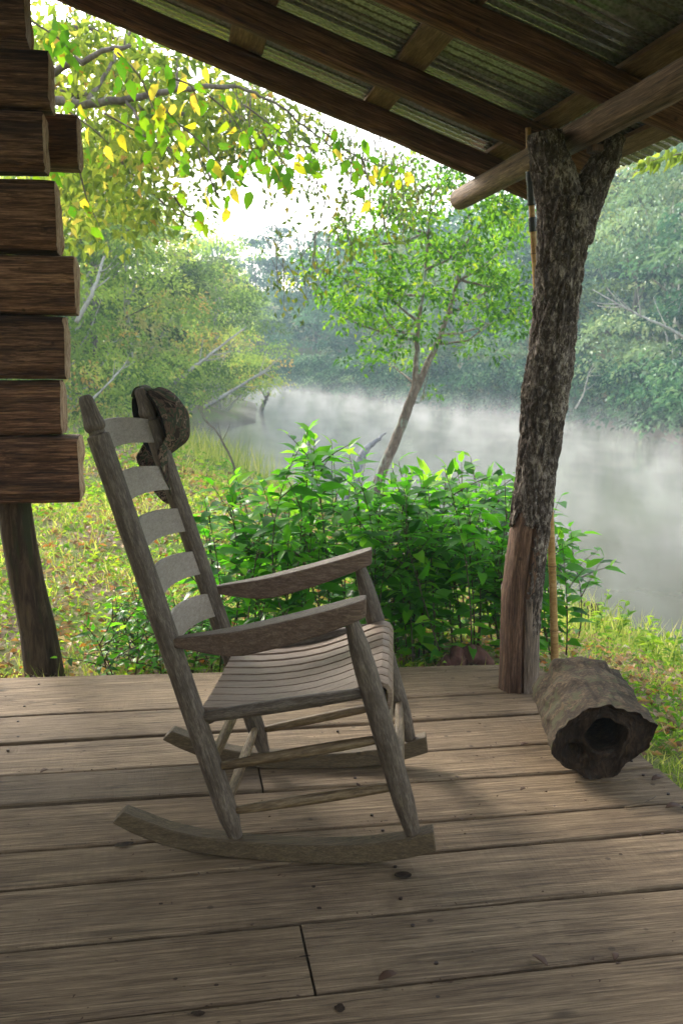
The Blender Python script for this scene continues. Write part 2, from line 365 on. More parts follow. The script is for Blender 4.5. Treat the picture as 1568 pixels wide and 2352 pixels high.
# ------------------------------------------------------------------ leaf fields
def unit(a): return a / (np.linalg.norm(a, axis=-1, keepdims=True) + 1e-9)
def rand_dirs(n): return unit(rng.normal(size=(n, 3)))
def leaves(name, pos, d, nrm, L, Wd, mat, parent=None, tint=None, shape='quad', droop=.25, fold=.25):
    n = len(pos); d = unit(d); s = unit(np.cross(d, nrm)); u = np.cross(s, d)
    L = np.broadcast_to(np.asarray(L, float), (n,))[:, None]; Wd = np.broadcast_to(np.asarray(Wd, float), (n,))[:, None]
    if tint is None: tint = rng.random(n)
    if shape == 'quad':
        b = pos; tip = pos + d * L - u * L * droop
        l = pos + d * L * .45 + s * Wd * .5 + u * Wd * fold; r = pos + d * L * .45 - s * Wd * .5 + u * Wd * fold
        V = np.stack([b, l, tip, r], 1).reshape(-1, 3)
        i = (np.arange(n) * 4)[:, None]
        loops = (i + np.array([0, 1, 2, 0, 2, 3])).ravel(); k = 2; per = np.array([3, 3]); nv = 4
    elif shape == 'blade':
        V = np.stack([pos - s * Wd * .5, pos + s * Wd * .5, pos + d * L * .6 + s * Wd * .3 , pos + d * L * .6 - s * Wd * .3, pos + d * L - u * L * droop], 1).reshape(-1, 3)
        i = (np.arange(n) * 5)[:, None]
        loops = (i + np.array([0, 1, 2, 3, 3, 2, 4])).ravel(); per = np.array([4, 3]); nv = 5
    else:  # lance: eight points round a bent midrib
        f = lambda a, w, h: pos + d * L * a + s * Wd * w - u * L * droop * a * a + u * Wd * h
        V = np.stack([f(0, 0, 0), f(.3, 0, 0), f(.65, 0, 0), f(1, 0, 0), f(.24, .42, fold), f(.6, .40, fold), f(.24, -.42, fold), f(.6, -.40, fold)], 1).reshape(-1, 3)
        i = (np.arange(n) * 8)[:, None]
        loops = (i + np.array([0, 1, 4, 1, 2, 5, 4, 2, 3, 5, 0, 6, 1, 1, 6, 7, 2, 2, 7, 3])).ravel(); per = np.array([3, 4, 3, 3, 4, 3]); nv = 8
    totals = np.tile(per, n); starts = np.concatenate([[0], np.cumsum(totals)[:-1]])
    return np_mesh(name, V, loops, starts, totals, mat, parent, shape == 'lance', {'tint': np.repeat(tint, nv)})

def billow_points(centers, radii, per, flat=.55):
    """leaves over the upper skin of flattened clumps, normals outward"""
    P = []; Nn = []; Dn = []
    for c, r in zip(centers, radii):
        n = max(3, int(per * (r * r)))
        d = rand_dirs(n); d[:, 2] = np.where(rng.random(n) < .8, np.abs(d[:, 2]), d[:, 2])
        rr_ = r * (1 + .35 * np.sin(d[:, 0] * 4 + c[0] * 3) * np.sin(d[:, 1] * 4 + c[1] * 5)) * rng.uniform(.78, 1.08, n)
        off = d * rr_[:, None]; off[:, 2] *= flat
        P.append(c + off); Nn.append(unit(d + [0, 0, .45] + rng.normal(size=(n, 3)) * .28)); Dn.append(unit(d * [1, 1, .2] + [0, 0, -.45] + rng.normal(size=(n, 3)) * .4))
    return np.concatenate(P), np.concatenate(Dn), np.concatenate(Nn)
def cluster_points(centers, radii, per, flat=.6, hang=0.0):
    """leaf positions round cluster centres, denser near each centre's skin"""
    P = []; Dn = []
    for c, r in zip(centers, radii):
        n = max(3, int(per * (r * r)))
        d = rand_dirs(n); q = (rng.random(n) ** .55)[:, None]
        off = d * q * r; off[:, 2] *= flat
        if hang: off[:, 2] -= np.abs(rng.normal(size=n)) * hang * r
        P.append(c + off); Dn.append(d)
    return np.concatenate(P), np.concatenate(Dn)

# ------------------------------------------------------------------ setting: river outline
WZ = -1.6
shore_px = [(2300, 1760), (1800, 1590), (1568, 1500), (1430, 1435), (1290, 1390), (1140, 1310), (1000, 1250), (900, 1190), (800, 1160), (620, 1100), (540, 1075), (480, 1030), (430, 1000), (445, 985), (520, 982), (590, 975), (600, 940), (560, 900), (563, 888), (640, 891), (700, 900), (850, 917), (1000, 935), (1170, 950), (1330, 968), (1450, 992), (1568, 1025), (1900, 1110)]
shore = np.array([atZ(x, y, WZ)[:2] for x, y in shore_px])
shore = np.vstack([shore, [(26, 12), (34, -10), (14, -12)]])
def seg_dist(P, poly):
    d = np.full(len(P), 1e9); ins = np.zeros(len(P), bool)
    for i in range(len(poly)):
        a = poly[i]; b = poly[(i + 1) % len(poly)]; ab = b - a
        t = np.clip(((P - a) @ ab) / (ab @ ab), 0, 1)
        d = np.minimum(d, np.linalg.norm(P - (a + t[:, None] * ab), axis=1))
        c = ((a[1] > P[:, 1]) != (b[1] > P[:, 1])) & (P[:, 0] < (b[0] - a[0]) * (P[:, 1] - a[1]) / (b[1] - a[1] + 1e-12) + a[0])
        ins ^= c
    return d, ins
def ground_z(P):
    P = np.atleast_2d(np.asarray(P, float))
    d, ins = seg_dist(P, shore); rr = np.linalg.norm(P, axis=1)
    t = np.clip(d / 5.2, 0, 1); sm = (t * t * (3 - 2 * t)) ** .75
    z = WZ + 1.46 * sm
    farr = np.clip((rr - 27) / 10, 0, 1)
    z += farr * np.minimum(np.clip(d - 2, 0, None) * .28, 9)
    wob = .05 * np.sin(P[:, 0] * 1.7 + P[:, 1] * .6) * np.sin(P[:, 1] * 1.3) + .03 * np.sin(P[:, 0] * 4.1) * np.sin(P[:, 1] * 3.7 + 1)
    near = np.clip((rr - 4.2) / 3, 0, 1)
    z += wob * near * np.clip(d, 0, 1)
    z = np.where(ins, WZ - np.minimum(.25 + d * .4, 1.2), z)
    return z
nr, na = 190, 400
rr = np.concatenate([[0.01], .6 * (1.0385 ** np.arange(nr - 1))])
aa = np.linspace(0, 2 * math.pi, na, endpoint=False)
G = np.stack(np.meshgrid(rr, aa, indexing='ij'), -1).reshape(-1, 2)
GP = np.stack([G[:, 0] * np.sin(G[:, 1]), G[:, 0] * np.cos(G[:, 1])], 1)
GV = np.column_stack([GP, ground_z(GP)])
i, j = np.meshgrid(np.arange(nr - 1), np.arange(na), indexing='ij')
fi = np.stack([i * na + j, (i + 1) * na + j, (i + 1) * na + (j + 1) % na, i * na + (j + 1) % na], -1).reshape(-1, 4)[:, ::-1]
gr = np_mesh('ground', GV, fi.ravel(), np.arange(len(fi)) * 4, np.full(len(fi), 4), M['ground'], None, True)
tag(gr, kind='structure')
wb = MB(); wb.add([(-700, -700, WZ), (700, -700, WZ), (700, 700, WZ), (-700, 700, WZ)], [(0, 1, 2, 3)])
wo = wb.build('river_water', M['water'], None, False); tag(wo, kind='structure')

# ------------------------------------------------------------------ porch deck
deck = empty('porch_deck', (0, 0, 0), 'weathered grey plank porch floor the rocking chair stands on', 'deck')
XR = 1.437
lines = [(4.009, 3.855), (3.558, 3.512), (3.293, 3.285), (3.032, 3.014), (2.811, 2.779), (2.541, 2.534), (2.341, 2.375), (2.087, 2.106), (1.815, 1.853), (1.58, 1.60), (1.34, 1.34), (1.08, 1.09), (.83, .83), (.58, .58), (.33, .33), (.08, .08), (-.2, -.2), (-.5, -.5)]
def yline(k, x):
    a, b = lines[k]; return a + (b - a) * (x + .7) / 2.14
def board(k, x0, x1, dz=0.0, gap=.0030):
    n = max(4, int((x1 - x0) / .02)); gap = [.0045, .0085, .0070, .0085, .0045, .0085, .0075, .0070, .0055][k % 9]; V = []; ph = k * 7.3 + x0
    for i in range(n + 1):
        x = x0 + (x1 - x0) * i / n
        wa = .0030 * noise.noise(Vector((x * 2.2, ph, 0))) + .0020 * noise.noise(Vector((x * 14, ph, 4))) + .0012 * noise.noise(Vector((x * 45, ph, 4)))
        wb_ = .0030 * noise.noise(Vector((x * 2.2, ph, 9))) + .0020 * noise.noise(Vector((x * 14, ph, 6))) + .0012 * noise.noise(Vector((x * 45, ph, 6)))
        yt = yline(k, x) - gap - wa - (.0 if k else 0); yb = yline(k + 1, x) + gap + wb_
        zt = dz + .002 * noise.noise(Vector((x * 2, ph, 2)))
        cup = .0015
        for (y, z) in ((yb, -.04), (yb, zt - .003 + cup), (yb + .005, zt + cup), ((yb + yt) / 2, zt), (yt - .005, zt + cup), (yt, zt - .003 + cup), (yt, -.04)):
            V.append((x, y, z))
    m = 7; F_ = [(i * m + j, i * m + (j + 1) % m, (i + 1) * m + (j + 1) % m, (i + 1) * m + j) for i in range(n) for j in range(m)]
    F_ += [tuple(range(m - 1, -1, -1)), tuple(n * m + j for j in range(m))]
    mb = MB(); mb.add(V, F_); o = mb.build('deck_board', M['deck'], deck, True, auto=30)
    return o
XL = -3.2
random.seed(3)
for k in range(len(lines) - 1):
    xr = XR + random.uniform(-.012, .012)
    dz = random.uniform(-.004, .003)
    if k == 3:
        board(k, XL, .226, dz); board(k, .232, xr, dz - .003)
    elif k == 7:
        board(k, XL, .246, dz); board(k, .2515, xr, dz + .002)
    elif k == 8: board(k, XL, xr, dz)
    else: board(k, XL, xr, dz)
for x in (-2.6, -1.6, -.55, .5, 1.36):
    jb = MB(); jb.box((x, 1.75, -.105), (.04, 2.2, .062)); jb.build('joist', M['rafter'], deck, False, .004)
# nail heads, two to a board over each joist
for k in range(9):
    for x in (-.55, .5, 1.36):
        for f in (.22, .78):
            y = yline(k, x) * f + yline(k + 1, x) * (1 - f); x2 = x + random.uniform(-.02, .02)
            nb = MB(); nb.tube([(x2, y, -.002), (x2, y, .0034)], .0045, 7); nb.build('nail_head', M['nail'], deck, False)
# knot holes and dark scars in the boards (they have a shape of their own)
for (px, py, w, h) in [(285, 1942, .024, .009), (925, 2013, .021, .011), (720, 2040, .005, .004), (733, 2090, .006, .004), (780, 2320, .010, .010), (455, 2332, .014, .006), (403, 2253, .005, .003), (497, 2267, .005, .003), (370, 2080, .005, .003), (1424, 1966, .005, .003), (700, 2200, .012, .002)]:
    c = atZ(px, py, 0); V = [(c[0], c[1], .0046)]
    for i in range(14):
        th = 2 * math.pi * i / 14; q = 1 + .35 * noise.noise(Vector((px, i * 1.7, 0)))
        V.append((c[0] + w * q * math.cos(th), c[1] + h * q * 1.4 * math.sin(th), .0046))
    kb = MB(); kb.add(V, [(0, 1 + i, 1 + (i + 1) % 14) for i in range(14)]); kb.build('knot_hole', M['hole'], deck, False)

# ------------------------------------------------------------------ rocking chair  (s forward, t away from camera, z up)
PHI = R(12.3)
aW = np.array([math.cos(PHI), -math.sin(PHI), 0]); aL = np.array([math.sin(PHI), math.cos(PHI), 0]); aZ = np.array([0, 0, 1.])
T0 = 2.685
cc = aW * -.21 + aL * T0
chair = empty('rocking_chair', tuple(cc), 'weathered brown ladder-back wooden rocking chair facing the river', 'rocking chair')
def half(s): return .280 + .030 * (s + .39) / .445        # half spacing of the side frames
def cp(s, t, z): return aW * s + aL * (T0 + t) + aZ * z
def lathe(mb, A, B, prof, n=20):
    A = np.array(A); B = np.array(B)
    mb.tube([A + (B - A) * p for p, r in prof], [r for p, r in prof], n)
for sg in (-1, 1):
    # back post
    mb = MB()
    top = (-.741, 1.152); ft = (-.392, .045); up = (top[1] - ft[1])
    P = []; Rr = []
    prof = [(0, .017), (.006, .019), (.018, .020), (.045, .026), (.08, .0275), (.2, .0275), (.5, .0278), (.75, .0275), (.908, .0278), (.914, .0272), (.917, .0200), (.924, .0195), (.928, .0245), (.937, .0262), (.946, .0245), (.951, .0222), (.975, .0192), (.990, .0178), (.997, .0150), (1, .010)]
    for a_, r_ in prof:
        P.append(cp(ft[0] + (top[0] - ft[0]) * a_, sg * half(ft[0] + (top[0] - ft[0]) * a_ * .6), ft[1] + up * a_)); Rr.append(r_)
    mb.tube(P, Rr, 24); mb.build('back_post', M['chair'], chair, True, auto=50)
    # front post
    mb = MB(); A = (.055, .072); B = (-.106, .637)
    prof = [(0, .015), (.02, .0185), (.05, .0205), (.16, .0270), (.25, .0275), (.5, .0280), (.75, .0275), (.86, .0245), (.93, .0195), (.97, .017), (1, .016)]
    mb.tube([cp(A[0] + (B[0] - A[0]) * p, sg * (.312 - .004 * p), A[1] + (B[1] - A[1]) * p) for p, r in prof], [r for p, r in prof], 24)
    mb.build('front_post', M['chair'], chair, True, auto=50)
    # rocker
    mb = MB()
    bot = [(-.700, .088), (-.650, .062), (-.58, .034), (-.50, .0145), (-.40, .0035), (-.30, .0), (-.21, .0), (-.12, .003), (-.05, .010), (.03, .026), (.108, .050)]
    topc = [(-.672, .116), (-.625, .098), (-.56, .073), (-.485, .0565), (-.40, .0480), (-.31, .0450), (-.21, .0460), (-.12, .0510), (-.05, .0600), (.03, .076), (.102, .100)]
    V = []
    for (b_, t_) in zip(bot, topc):
        h = half(b_[0]) if b_[0] > -.39 else .28
        for (pt, tt) in ((b_, -.029), (b_, .029), (t_, .026), (t_, -.026)): V.append(cp(pt[0], sg * h + tt, pt[1]))
    n = len(bot); F_ = [(i * 4 + j, i * 4 + (j + 1) % 4, (i + 1) * 4 + (j + 1) % 4, (i + 1) * 4 + j) for i in range(n - 1) for j in range(4)] + [(3, 2, 1, 0), tuple((n - 1) * 4 + j for j in range(4))]
    mb.add(V, F_); mb.build('rocker', M['rocker'], chair, True, .004)
    # armrest
    mb = MB()
    st = [(-.535, .563, .541, .014, .014), (-.50, .570, .537, .018, .018), (-.44, .580, .530, .026, .022), (-.40, .587, .528, .033, .026), (-.36, .596, .532, .037, .028), (-.30, .611, .548, .040, .030), (-.24, .627, .566, .042, .031), (-.18, .644, .588, .043, .032), (-.13, .659, .607, .043, .032), (-.10, .668, .620, .042, .031), (-.078, .675, .629, .037, .027), (-.066, .678, .634, .028, .020)]
    V = []
    for (s_, zt, zb, wo_, wi) in st:
        h = .285 if s_ < -.3 else .300
        h = .283 + .022 * min(1, max(0, (s_ + .53) / .45))
        for (tt, z_) in ((-sg * wi, zb), (sg * wo_, zb), (sg * wo_, zt), (-sg * wi, zt)): V.append(cp(s_, sg * h + tt, z_))
    n = len(st); F_ = [(i * 4 + j, i * 4 + (j + 1) % 4, (i + 1) * 4 + (j + 1) % 4, (i + 1) * 4 + j) for i in range(n - 1) for j in range(4)] + [(3, 2, 1, 0), tuple((n - 1) * 4 + j for j in range(4))]
    if sg < 0: F_ = [f[::-1] for f in F_]
    mb.add(V, F_); o = mb.build('armrest', M['arm'], chair, True, .004)
    # seat rail + two side stretchers
    for (s0, z0, s1, z1, r_) in ((-.50, .352, -.055, .440, .0155), (-.455, .226, -.01, .326, .0125), (-.415, .112, .022, .204, .0120)):
        mb = MB(); k = 9; pts = []; rs = []
        for i in range(k):
            a_ = i / (k - 1); s_ = s0 + (s1 - s0) * a_; pts.append(cp(s_, sg * half(s_), z0 + (z1 - z0) * a_)); rs.append(r_ * (.72 + .42 * math.sin(math.pi * min(1, max(0, a_))) ** .6))
        mb.tube(pts, rs, 14); mb.build('seat_rail' if z0 > .3 else 'side_stretcher', M['rung'] if z0 < .3 else M['chair'], chair, True)
# cross stretchers between the two sides: rear two, front two
for (s_, z_, hh, r_) in ((-.452, .235, .275, .0125), (-.417, .125, .277, .0125), (-.013, .318, .308, .013), (.018, .205, .31, .0125)):
    mb = MB(); k = 9; mb.tube([cp(s_, hh * (2 * i / (k - 1) - 1), z_) for i in range(k)], [r_ * (.7 + .45 * math.sin(math.pi * i / (k - 1)) ** .6) for i in range(k)], 14)
    mb.build('cross_stretcher', M['rung'], chair, True)
# ladder back slats, bowed to the rear
for (zt, zb) in ((1.060, .992), (.923, .855), (.799, .731), (.671, .603), (.543, .475)):
    mb = MB(); V = []; k = 17
    for i in range(k):
        u = 2 * i / (k - 1) - 1; bow = -.052 * (1 - u * u); crown = .004 * (1 - u * u)
        for z_, dd in ((zb, -.005), (zb, .005), (zt + crown, .005), (zt + crown, -.005)):
            s_ = -.392 - .349 * (z_ - .045) / 1.107
            V.append(cp(s_ + bow + dd + .004, u * (.276 + .0 * z_), z_ + bow * -.32))
    F_ = [(i * 4 + j, i * 4 + (j + 1) % 4, (i + 1) * 4 + (j + 1) % 4, (i + 1) * 4 + j) for i in range(k - 1) for j in range(4)] + [(3, 2, 1, 0), tuple((k - 1) * 4 + j for j in range(4))]
    mb.add(V, F_); mb.build('back_slat', M['chair_light'], chair, True, .0015, auto=40)
# seat: eight slats running front to back over a scooped frame, rolled over at the front
mb = MB()
prof = [(-.475, .379), (-.43, .380), (-.38, .380), (-.32, .384), (-.26, .392), (-.20, .405), (-.14, .425), (-.09, .446), (-.055, .460), (-.030, .463), (-.012, .457), (-.003, .444), (.0, .425), (-.004, .400), (-.010, .385)]
NS = 9
for k in range(NS):
    u0 = -1 + 2 * k / NS; u1 = -1 + 2 * (k + 1) / NS; g = .0050
    V = []
    for i, (s_, z_) in enumerate(prof):
        nx = prof[min(i + 1, len(prof) - 1)]; pv = prof[max(i - 1, 0)]; dx, dz = nx[0] - pv[0], nx[1] - pv[1]; l = math.hypot(dx, dz); nx_, nz_ = -dz / l, dx / l
        hw = .262 if s_ < -.4 else .262 + .036 * (s_ + .4) / .4
        sag = -.008 * (1 - ((u0 + u1) / 2) ** 2) * (1 if s_ < -.05 else .3)
        for (t_, th) in ((u0 * hw + g, -.012), (u1 * hw - g, -.012), (u1 * hw - g, 0), (u0 * hw + g, 0)):
            V.append(cp(s_ + nx_ * th, t_, z_ + sag + nz_ * th))
    n = len(prof); F_ = [(i * 4 + j, i * 4 + (j + 1) % 4, (i + 1) * 4 + (j + 1) % 4, (i + 1) * 4 + j) for i in range(n - 1) for j in range(4)] + [(3, 2, 1, 0), tuple((n - 1) * 4 + j for j in range(4))]
    mb.add(V, F_)
mb.build('seat', M['seatw'], chair, True, .0012, auto=50)
for s_, z_ in ((-.455, .352), (-.03, .425)):
    mb = MB(); mb.tube([cp(s_, -.27, z_), cp(s_, .27, z_)], .013, 12); mb.build('seat_crossbar', M['chair'], chair, True)

# ------------------------------------------------------------------ camouflage cap over the far back post
capc = cp(-.722, .290, 1.048)
pd = unit(aW * .30 - aZ * .954)         # cap "front" points down the post
pu = unit((aW * .954 + aZ * .30) * math.cos(.72) + aL * math.sin(.72))         # cap top points forward and a little away
pl_ = np.cross(pd, pu)
cap = empty('camouflage_cap', tuple(capc), 'camouflage baseball cap hung on top of the chair back post', 'cap')
def capp(f, l, h): return capc + pd * f * 1.06 + pl_ * l * 1.06 + pu * h * 1.05
V = []; nu, nv = 40, 12; F_ = []
for j in range(nv + 1):
    for i in range(nu):
        th = 2 * math.pi * i / nu; ph = (math.pi / 2) * j / nv
        rad = math.cos(ph) ** .72 if j < nv else 0.02
        f = .100 * math.cos(th) * rad; l = .080 * math.sin(th) * rad; h = .112 * math.sin(ph) ** .9
        # soft cloth: dents and folds, more slump toward the back
        w = .011 * noise.noise(Vector((f * 26, l * 26, h * 26))) + .012 * noise.noise(Vector((f * 9 + 5, l * 9, h * 9)))
        q = 1 + w * 8 * (j / nv + .15)
        h2 = h - .012 * max(0, -math.cos(th)) * (j / nv)
        V.append(capp(f * q, l * q, h2 * (1 + w * 2)))
for j in range(nv):
    for i in range(nu):
        th = 2 * math.pi * (i + .5) / nu
        if math.cos(th) < -.86 and j < 4: continue            # strap opening at the back
        a = j * nu + i; b = j * nu + (i + 1) % nu; F_.append((a, b, b + nu, a + nu))
F_.append(tuple(nv * nu + i for i in range(nu)))
o = mesh_obj('crown', V, F_, M['camo'], cap); m = o.modifiers.new('s', 'SOLIDIFY'); m.thickness = .0025; m = o.modifiers.new('u', 'SUBSURF'); m.levels = m.render_levels = 1
mb = MB(); V = []; k = 17                                    # curved brim
for r_ in range(7):
    for i in range(k):
        u = 2 * i / (k - 1) - 1; ang = u * 1.1
        f0 = .100 * math.cos(ang); l0 = .080 * math.sin(ang) * 1.03; ext = .130 * (r_ / 6) * math.cos(u * 1.35) ** .45 if abs(u) < 1 else .075 * (r_ / 6) * .45
        V.append(capp(f0 + ext, l0 * (1 - .06 * r_ / 6), .004 - .022 * (abs(u) ** 1.8) * (r_ / 6) - .004 * r_))
o = mesh_obj('brim', V, [(r_ * k + i, r_ * k + i + 1, (r_ + 1) * k + i + 1, (r_ + 1) * k + i) for r_ in range(6) for i in range(k - 1)], M['camo'], cap)
m = o.modifiers.new('s', 'SOLIDIFY'); m.thickness = .004; m = o.modifiers.new('u', 'SUBSURF'); m.levels = m.render_levels = 1
mb = MB(); V = []                                            # sweatband inside
for i in range(41):
    th = 2 * math.pi * i / 40
    if math.cos(th) < -.86: continue
    V += [(capp(.097 * math.cos(th), .077 * math.sin(th), -.002)), (capp(.094 * math.cos(th), .074 * math.sin(th), .028))]
n = len(V) // 2
idx = [i for i in range(n - 1) if np.linalg.norm(np.array(V[2 * i]) - np.array(V[2 * i + 2])) < .03]
o = mesh_obj('sweatband', V, [(2 * i, 2 * i + 2, 2 * i + 3, 2 * i + 1) for i in idx], M['capdark'], cap); m = o.modifiers.new('s', 'SOLIDIFY'); m.thickness = .002
V = []; k = 13                                               # adjuster strap across the back opening
for i in range(k):
    th = math.pi + (2 * i / (k - 1) - 1) * .62
    V += [capp(.104 * math.cos(th), .083 * math.sin(th), -.001), capp(.104 * math.cos(th), .083 * math.sin(th), .020)]
o = mesh_obj('strap', V, [(2 * i, 2 * i + 2, 2 * i + 3, 2 * i + 1) for i in range(k - 1)], M['buckle'], cap); m = o.modifiers.new('s', 'SOLIDIFY'); m.thickness = .002
mb = MB(); tg = capp(-.030, -.079, .010)
mb.box(tg, (.016, .0012, .010), (pd, pl_, pu)); tgo = mb.build('tag', M['tagwhite'], cap, False)
mb = MB(); mb.box(tg - pl_ * .0016 + pd * .002, (.008, .0006, .006), (pd, pl_, pu)); mb.build('tag_mark', M['capdark'], cap, False)

# ------------------------------------------------------------------ forked post
post = empty('forked_porch_post', (1.263, 3.57, 0), 'forked tree-trunk post with peeling bark holding up the porch roof', 'post')
PY = 3.57
pc = [(-.02, 1.263, .084), (.03, 1.263, .080), (.12, 1.262, .078), (.25, 1.262, .077), (.37, 1.264, .078), (.55, 1.283, .077), (.8, 1.308, .0745), (1.0, 1.326, .080), (1.13, 1.336, .089), (1.24, 1.350, .086), (1.4, 1.363, .084), (1.55, 1.374, .086), (1.68, 1.384, .094), (1.76, 1.394, .105)]
def interp(tab, z, c):
    zs = [t[0] for t in tab]; return float(np.interp(z, zs, [t[c] for t in tab]))
def bark_boundary(z):       # angle range (front facing) where bark has peeled off below about 0.62 m
    return z < .60 + .04 * noise.noise(Vector((z * 3, 1, 1)))
def post_surface(z0, z1, n, m, fn, yoff=0, lean=0):
    V = []
    for i in range(n + 1):
        z = z0 + (z1 - z0) * i / n; cx = interp(pc, z, 1); r = interp(pc, z, 2)
        for k in range(m):
            th = 2 * math.pi * k / m
            rr_ = r * fn(z, th)
            V.append((cx + rr_ * math.cos(th), PY + rr_ * math.sin(th), z))
    F_ = [(i * m + k, i * m + (k + 1) % m, (i + 1) * m + (k + 1) % m, (i + 1) * m + k) for i in range(n) for k in range(m)]
    F_ += [tuple(range(m - 1, -1, -1)), tuple(n * m + k for k in range(m))]
    return V, F_
def ridge(x, y, z, sc):     # fissured bark height 0..1
    p = Vector((x * sc, y * sc, z * sc * .26)); w = noise.noise_vector(p * .8) * .7
    d = noise.voronoi(p + w)[0]; return min(1, (d[1] - d[0]) * 2.6) ** .7
# stripped core (lower, front left) with a long drying crack
def core(z, th):
    crack = abs(((th - R(-97) + math.pi) % (2 * math.pi)) - math.pi)
    c = .0 if z > .75 else -.22 * math.exp(-(crack / .045) ** 2) * (1 if z < .62 else .5)
    return (.93 - .13 * min(1, max(0, (z - .60) / .1))) + .03 * noise.noise(Vector((math.cos(th) * 2, math.sin(th) * 2, z * 2.5))) + .02 * noise.noise(Vector((math.cos(th) * 6, math.sin(th) * 6, z * 9))) + c
V, F_ = post_surface(-.02, 1.72, 150, 96, core)
mesh_obj('stripped_trunk', V, F_, M['stripped'], post)
# bark shell: full round above 0.62, only a strip on the right/back below
V = []; mm = 150; nn = 330; zz0 = .16; zz1 = 1.79; keep = np.zeros((nn + 1, mm), bool)
for i in range(nn + 1):
    z = zz0 + (zz1 - zz0) * i / nn; cx = interp(pc, z, 1); r = interp(pc, z, 2)
    for k in range(mm):
        th = 2 * math.pi * k / mm; ct, sn = math.cos(th), math.sin(th)
        h = ridge(ct * .085, sn * .085, z, 44); h2 = ridge(ct * .085, sn * .085, z + 3, 85)
        b = .85 + .14 * h + .05 * h2 + .05 * noise.noise(Vector((ct * 1.5, sn * 1.5, z * 4)))
        V.append((cx + r * b * ct, PY + r * b * sn, z))
        deg = (math.degrees(th) + 180) % 360 - 180      # -90 = facing the camera, 0 = right
        lim = .64 + .05 * noise.noise(Vector((deg * .03, z, 2)))
        edge = -92 + 14 * noise.noise(Vector((1, z * 9, 0))) + 8 * noise.noise(Vector((1, z * 30, 3)))
        keep[i, k] = (z > lim) or (edge + max(0, .42 - z) * 90 < deg < 150 and z > .20 + .06 * noise.noise(Vector((deg * .05, 0, 7))))
F_ = [(i * mm + k, i * mm + (k + 1) % mm, (i + 1) * mm + (k + 1) % mm, (i + 1) * mm + k) for i in range(nn) for k in range(mm) if keep[i, k] and keep[i, (k + 1) % mm] and keep[i + 1, k]]
o = mesh_obj('bark', V, F_, M['bark'], post); m = o.modifiers.new('s', 'SOLIDIFY'); m.thickness = .014; m.offset = -1
# grey sapwood strip to the right of the crack near the foot
V = []; F_ = []; n1, n2 = 40, 10
for i in range(n1 + 1):
    z = -.01 + (.37) * i / n1; cx = interp(pc, z, 1); r = interp(pc, z, 2)
    for k in range(n2 + 1):
        th = R(-93 + 100 * k / n2); rr_ = r * (.965 + .02 * noise.noise(Vector((math.cos(th) * 5, math.sin(th) * 5, z * 8))))
        V.append((cx + rr_ * math.cos(th), PY + rr_ * math.sin(th), z))
F_ = [(i * (n2 + 1) + k, i * (n2 + 1) + k + 1, (i + 1) * (n2 + 1) + k + 1, (i + 1) * (n2 + 1) + k) for i in range(n1) for k in range(n2)]
o = mesh_obj('sapwood', V, F_, M['greywood'], post); m = o.modifiers.new('s', 'SOLIDIFY'); m.thickness = .02; m.offset = -1
# fork arms
def bark_arm(path, rad, sq=1.0):
    P = np.array(path, float); n = 60; tt = np.linspace(0, 1, n); kx = np.linspace(0, 1, len(P))
    C = np.stack([np.interp(tt, kx, P[:, j]) for j in range(3)], 1)
    for _ in range(6): C[1:-1] = (C[:-2] + C[1:-1] * 2 + C[2:]) / 4
    rd = np.interp(tt, kx, rad)
    mb = MB()
    def jit(i, k, c, th):
        x, y, z = c[0] * 1 + .08 * math.cos(th), c[1] + .08 * math.sin(th), c[2]
        return .84 + .16 * ridge(x, y, z, 44) + .06 * ridge(x, y, z + 3, 85)
    mb.tube(C, rd, 90, True, jit, squash=(1, sq), up=(0, 1, 0)); return mb
mbl = bark_arm([(1.384, PY, 1.64), (1.372, PY, 1.76), (1.343, PY, 1.87), (1.316, PY, 1.95), (1.306, PY, 2.015)], [.085, .086, .080, .072, .064], .95)
mbl.build('fork_arm', M['bark'], post, True, auto=60)
mbr = bark_arm([(1.41, PY, 1.66), (1.445, PY, 1.76), (1.500, PY, 1.87), (1.540, PY, 1.95), (1.568, PY, 2.015)], [.080, .070, .056, .046, .036])
mbr.build('fork_arm', M['bark'], post, True, auto=60)

# ------------------------------------------------------------------ porch roof
roof = empty('porch_roof', (0, 4, 2.1), 'sloping corrugated metal porch roof on dark log rafters', 'roof')
def log_tube(A, B, r0, r1, n=26, sq=(1, 1), seed=0, flat=None, m=22):
    mb = MB(); A = np.array(A, float); B = np.array(B, float)
    pts = [A + (B - A) * i / (n - 1) + np.array([0, .006 * noise.noise(Vector((i * .3, seed, 0))), .006 * noise.noise(Vector((i * .3, seed, 5)))]) for i in range(n)]
    def jit(i, k, c, th):
        q = max(abs(math.cos(th)), abs(math.sin(th)))
        base = 1.0 if not flat else (1 - flat) + flat / q * .92
        return base * (1 + .04 * noise.noise(Vector((i * .5, k * .6, seed))) + .015 * noise.noise(Vector((i * 2.1, k * 2, seed))))
    mb.tube(pts, [r0 + (r1 - r0) * i / (n - 1) for i in range(n)], m, True, jit, squash=sq, up=(0, 0, 1)); return mb
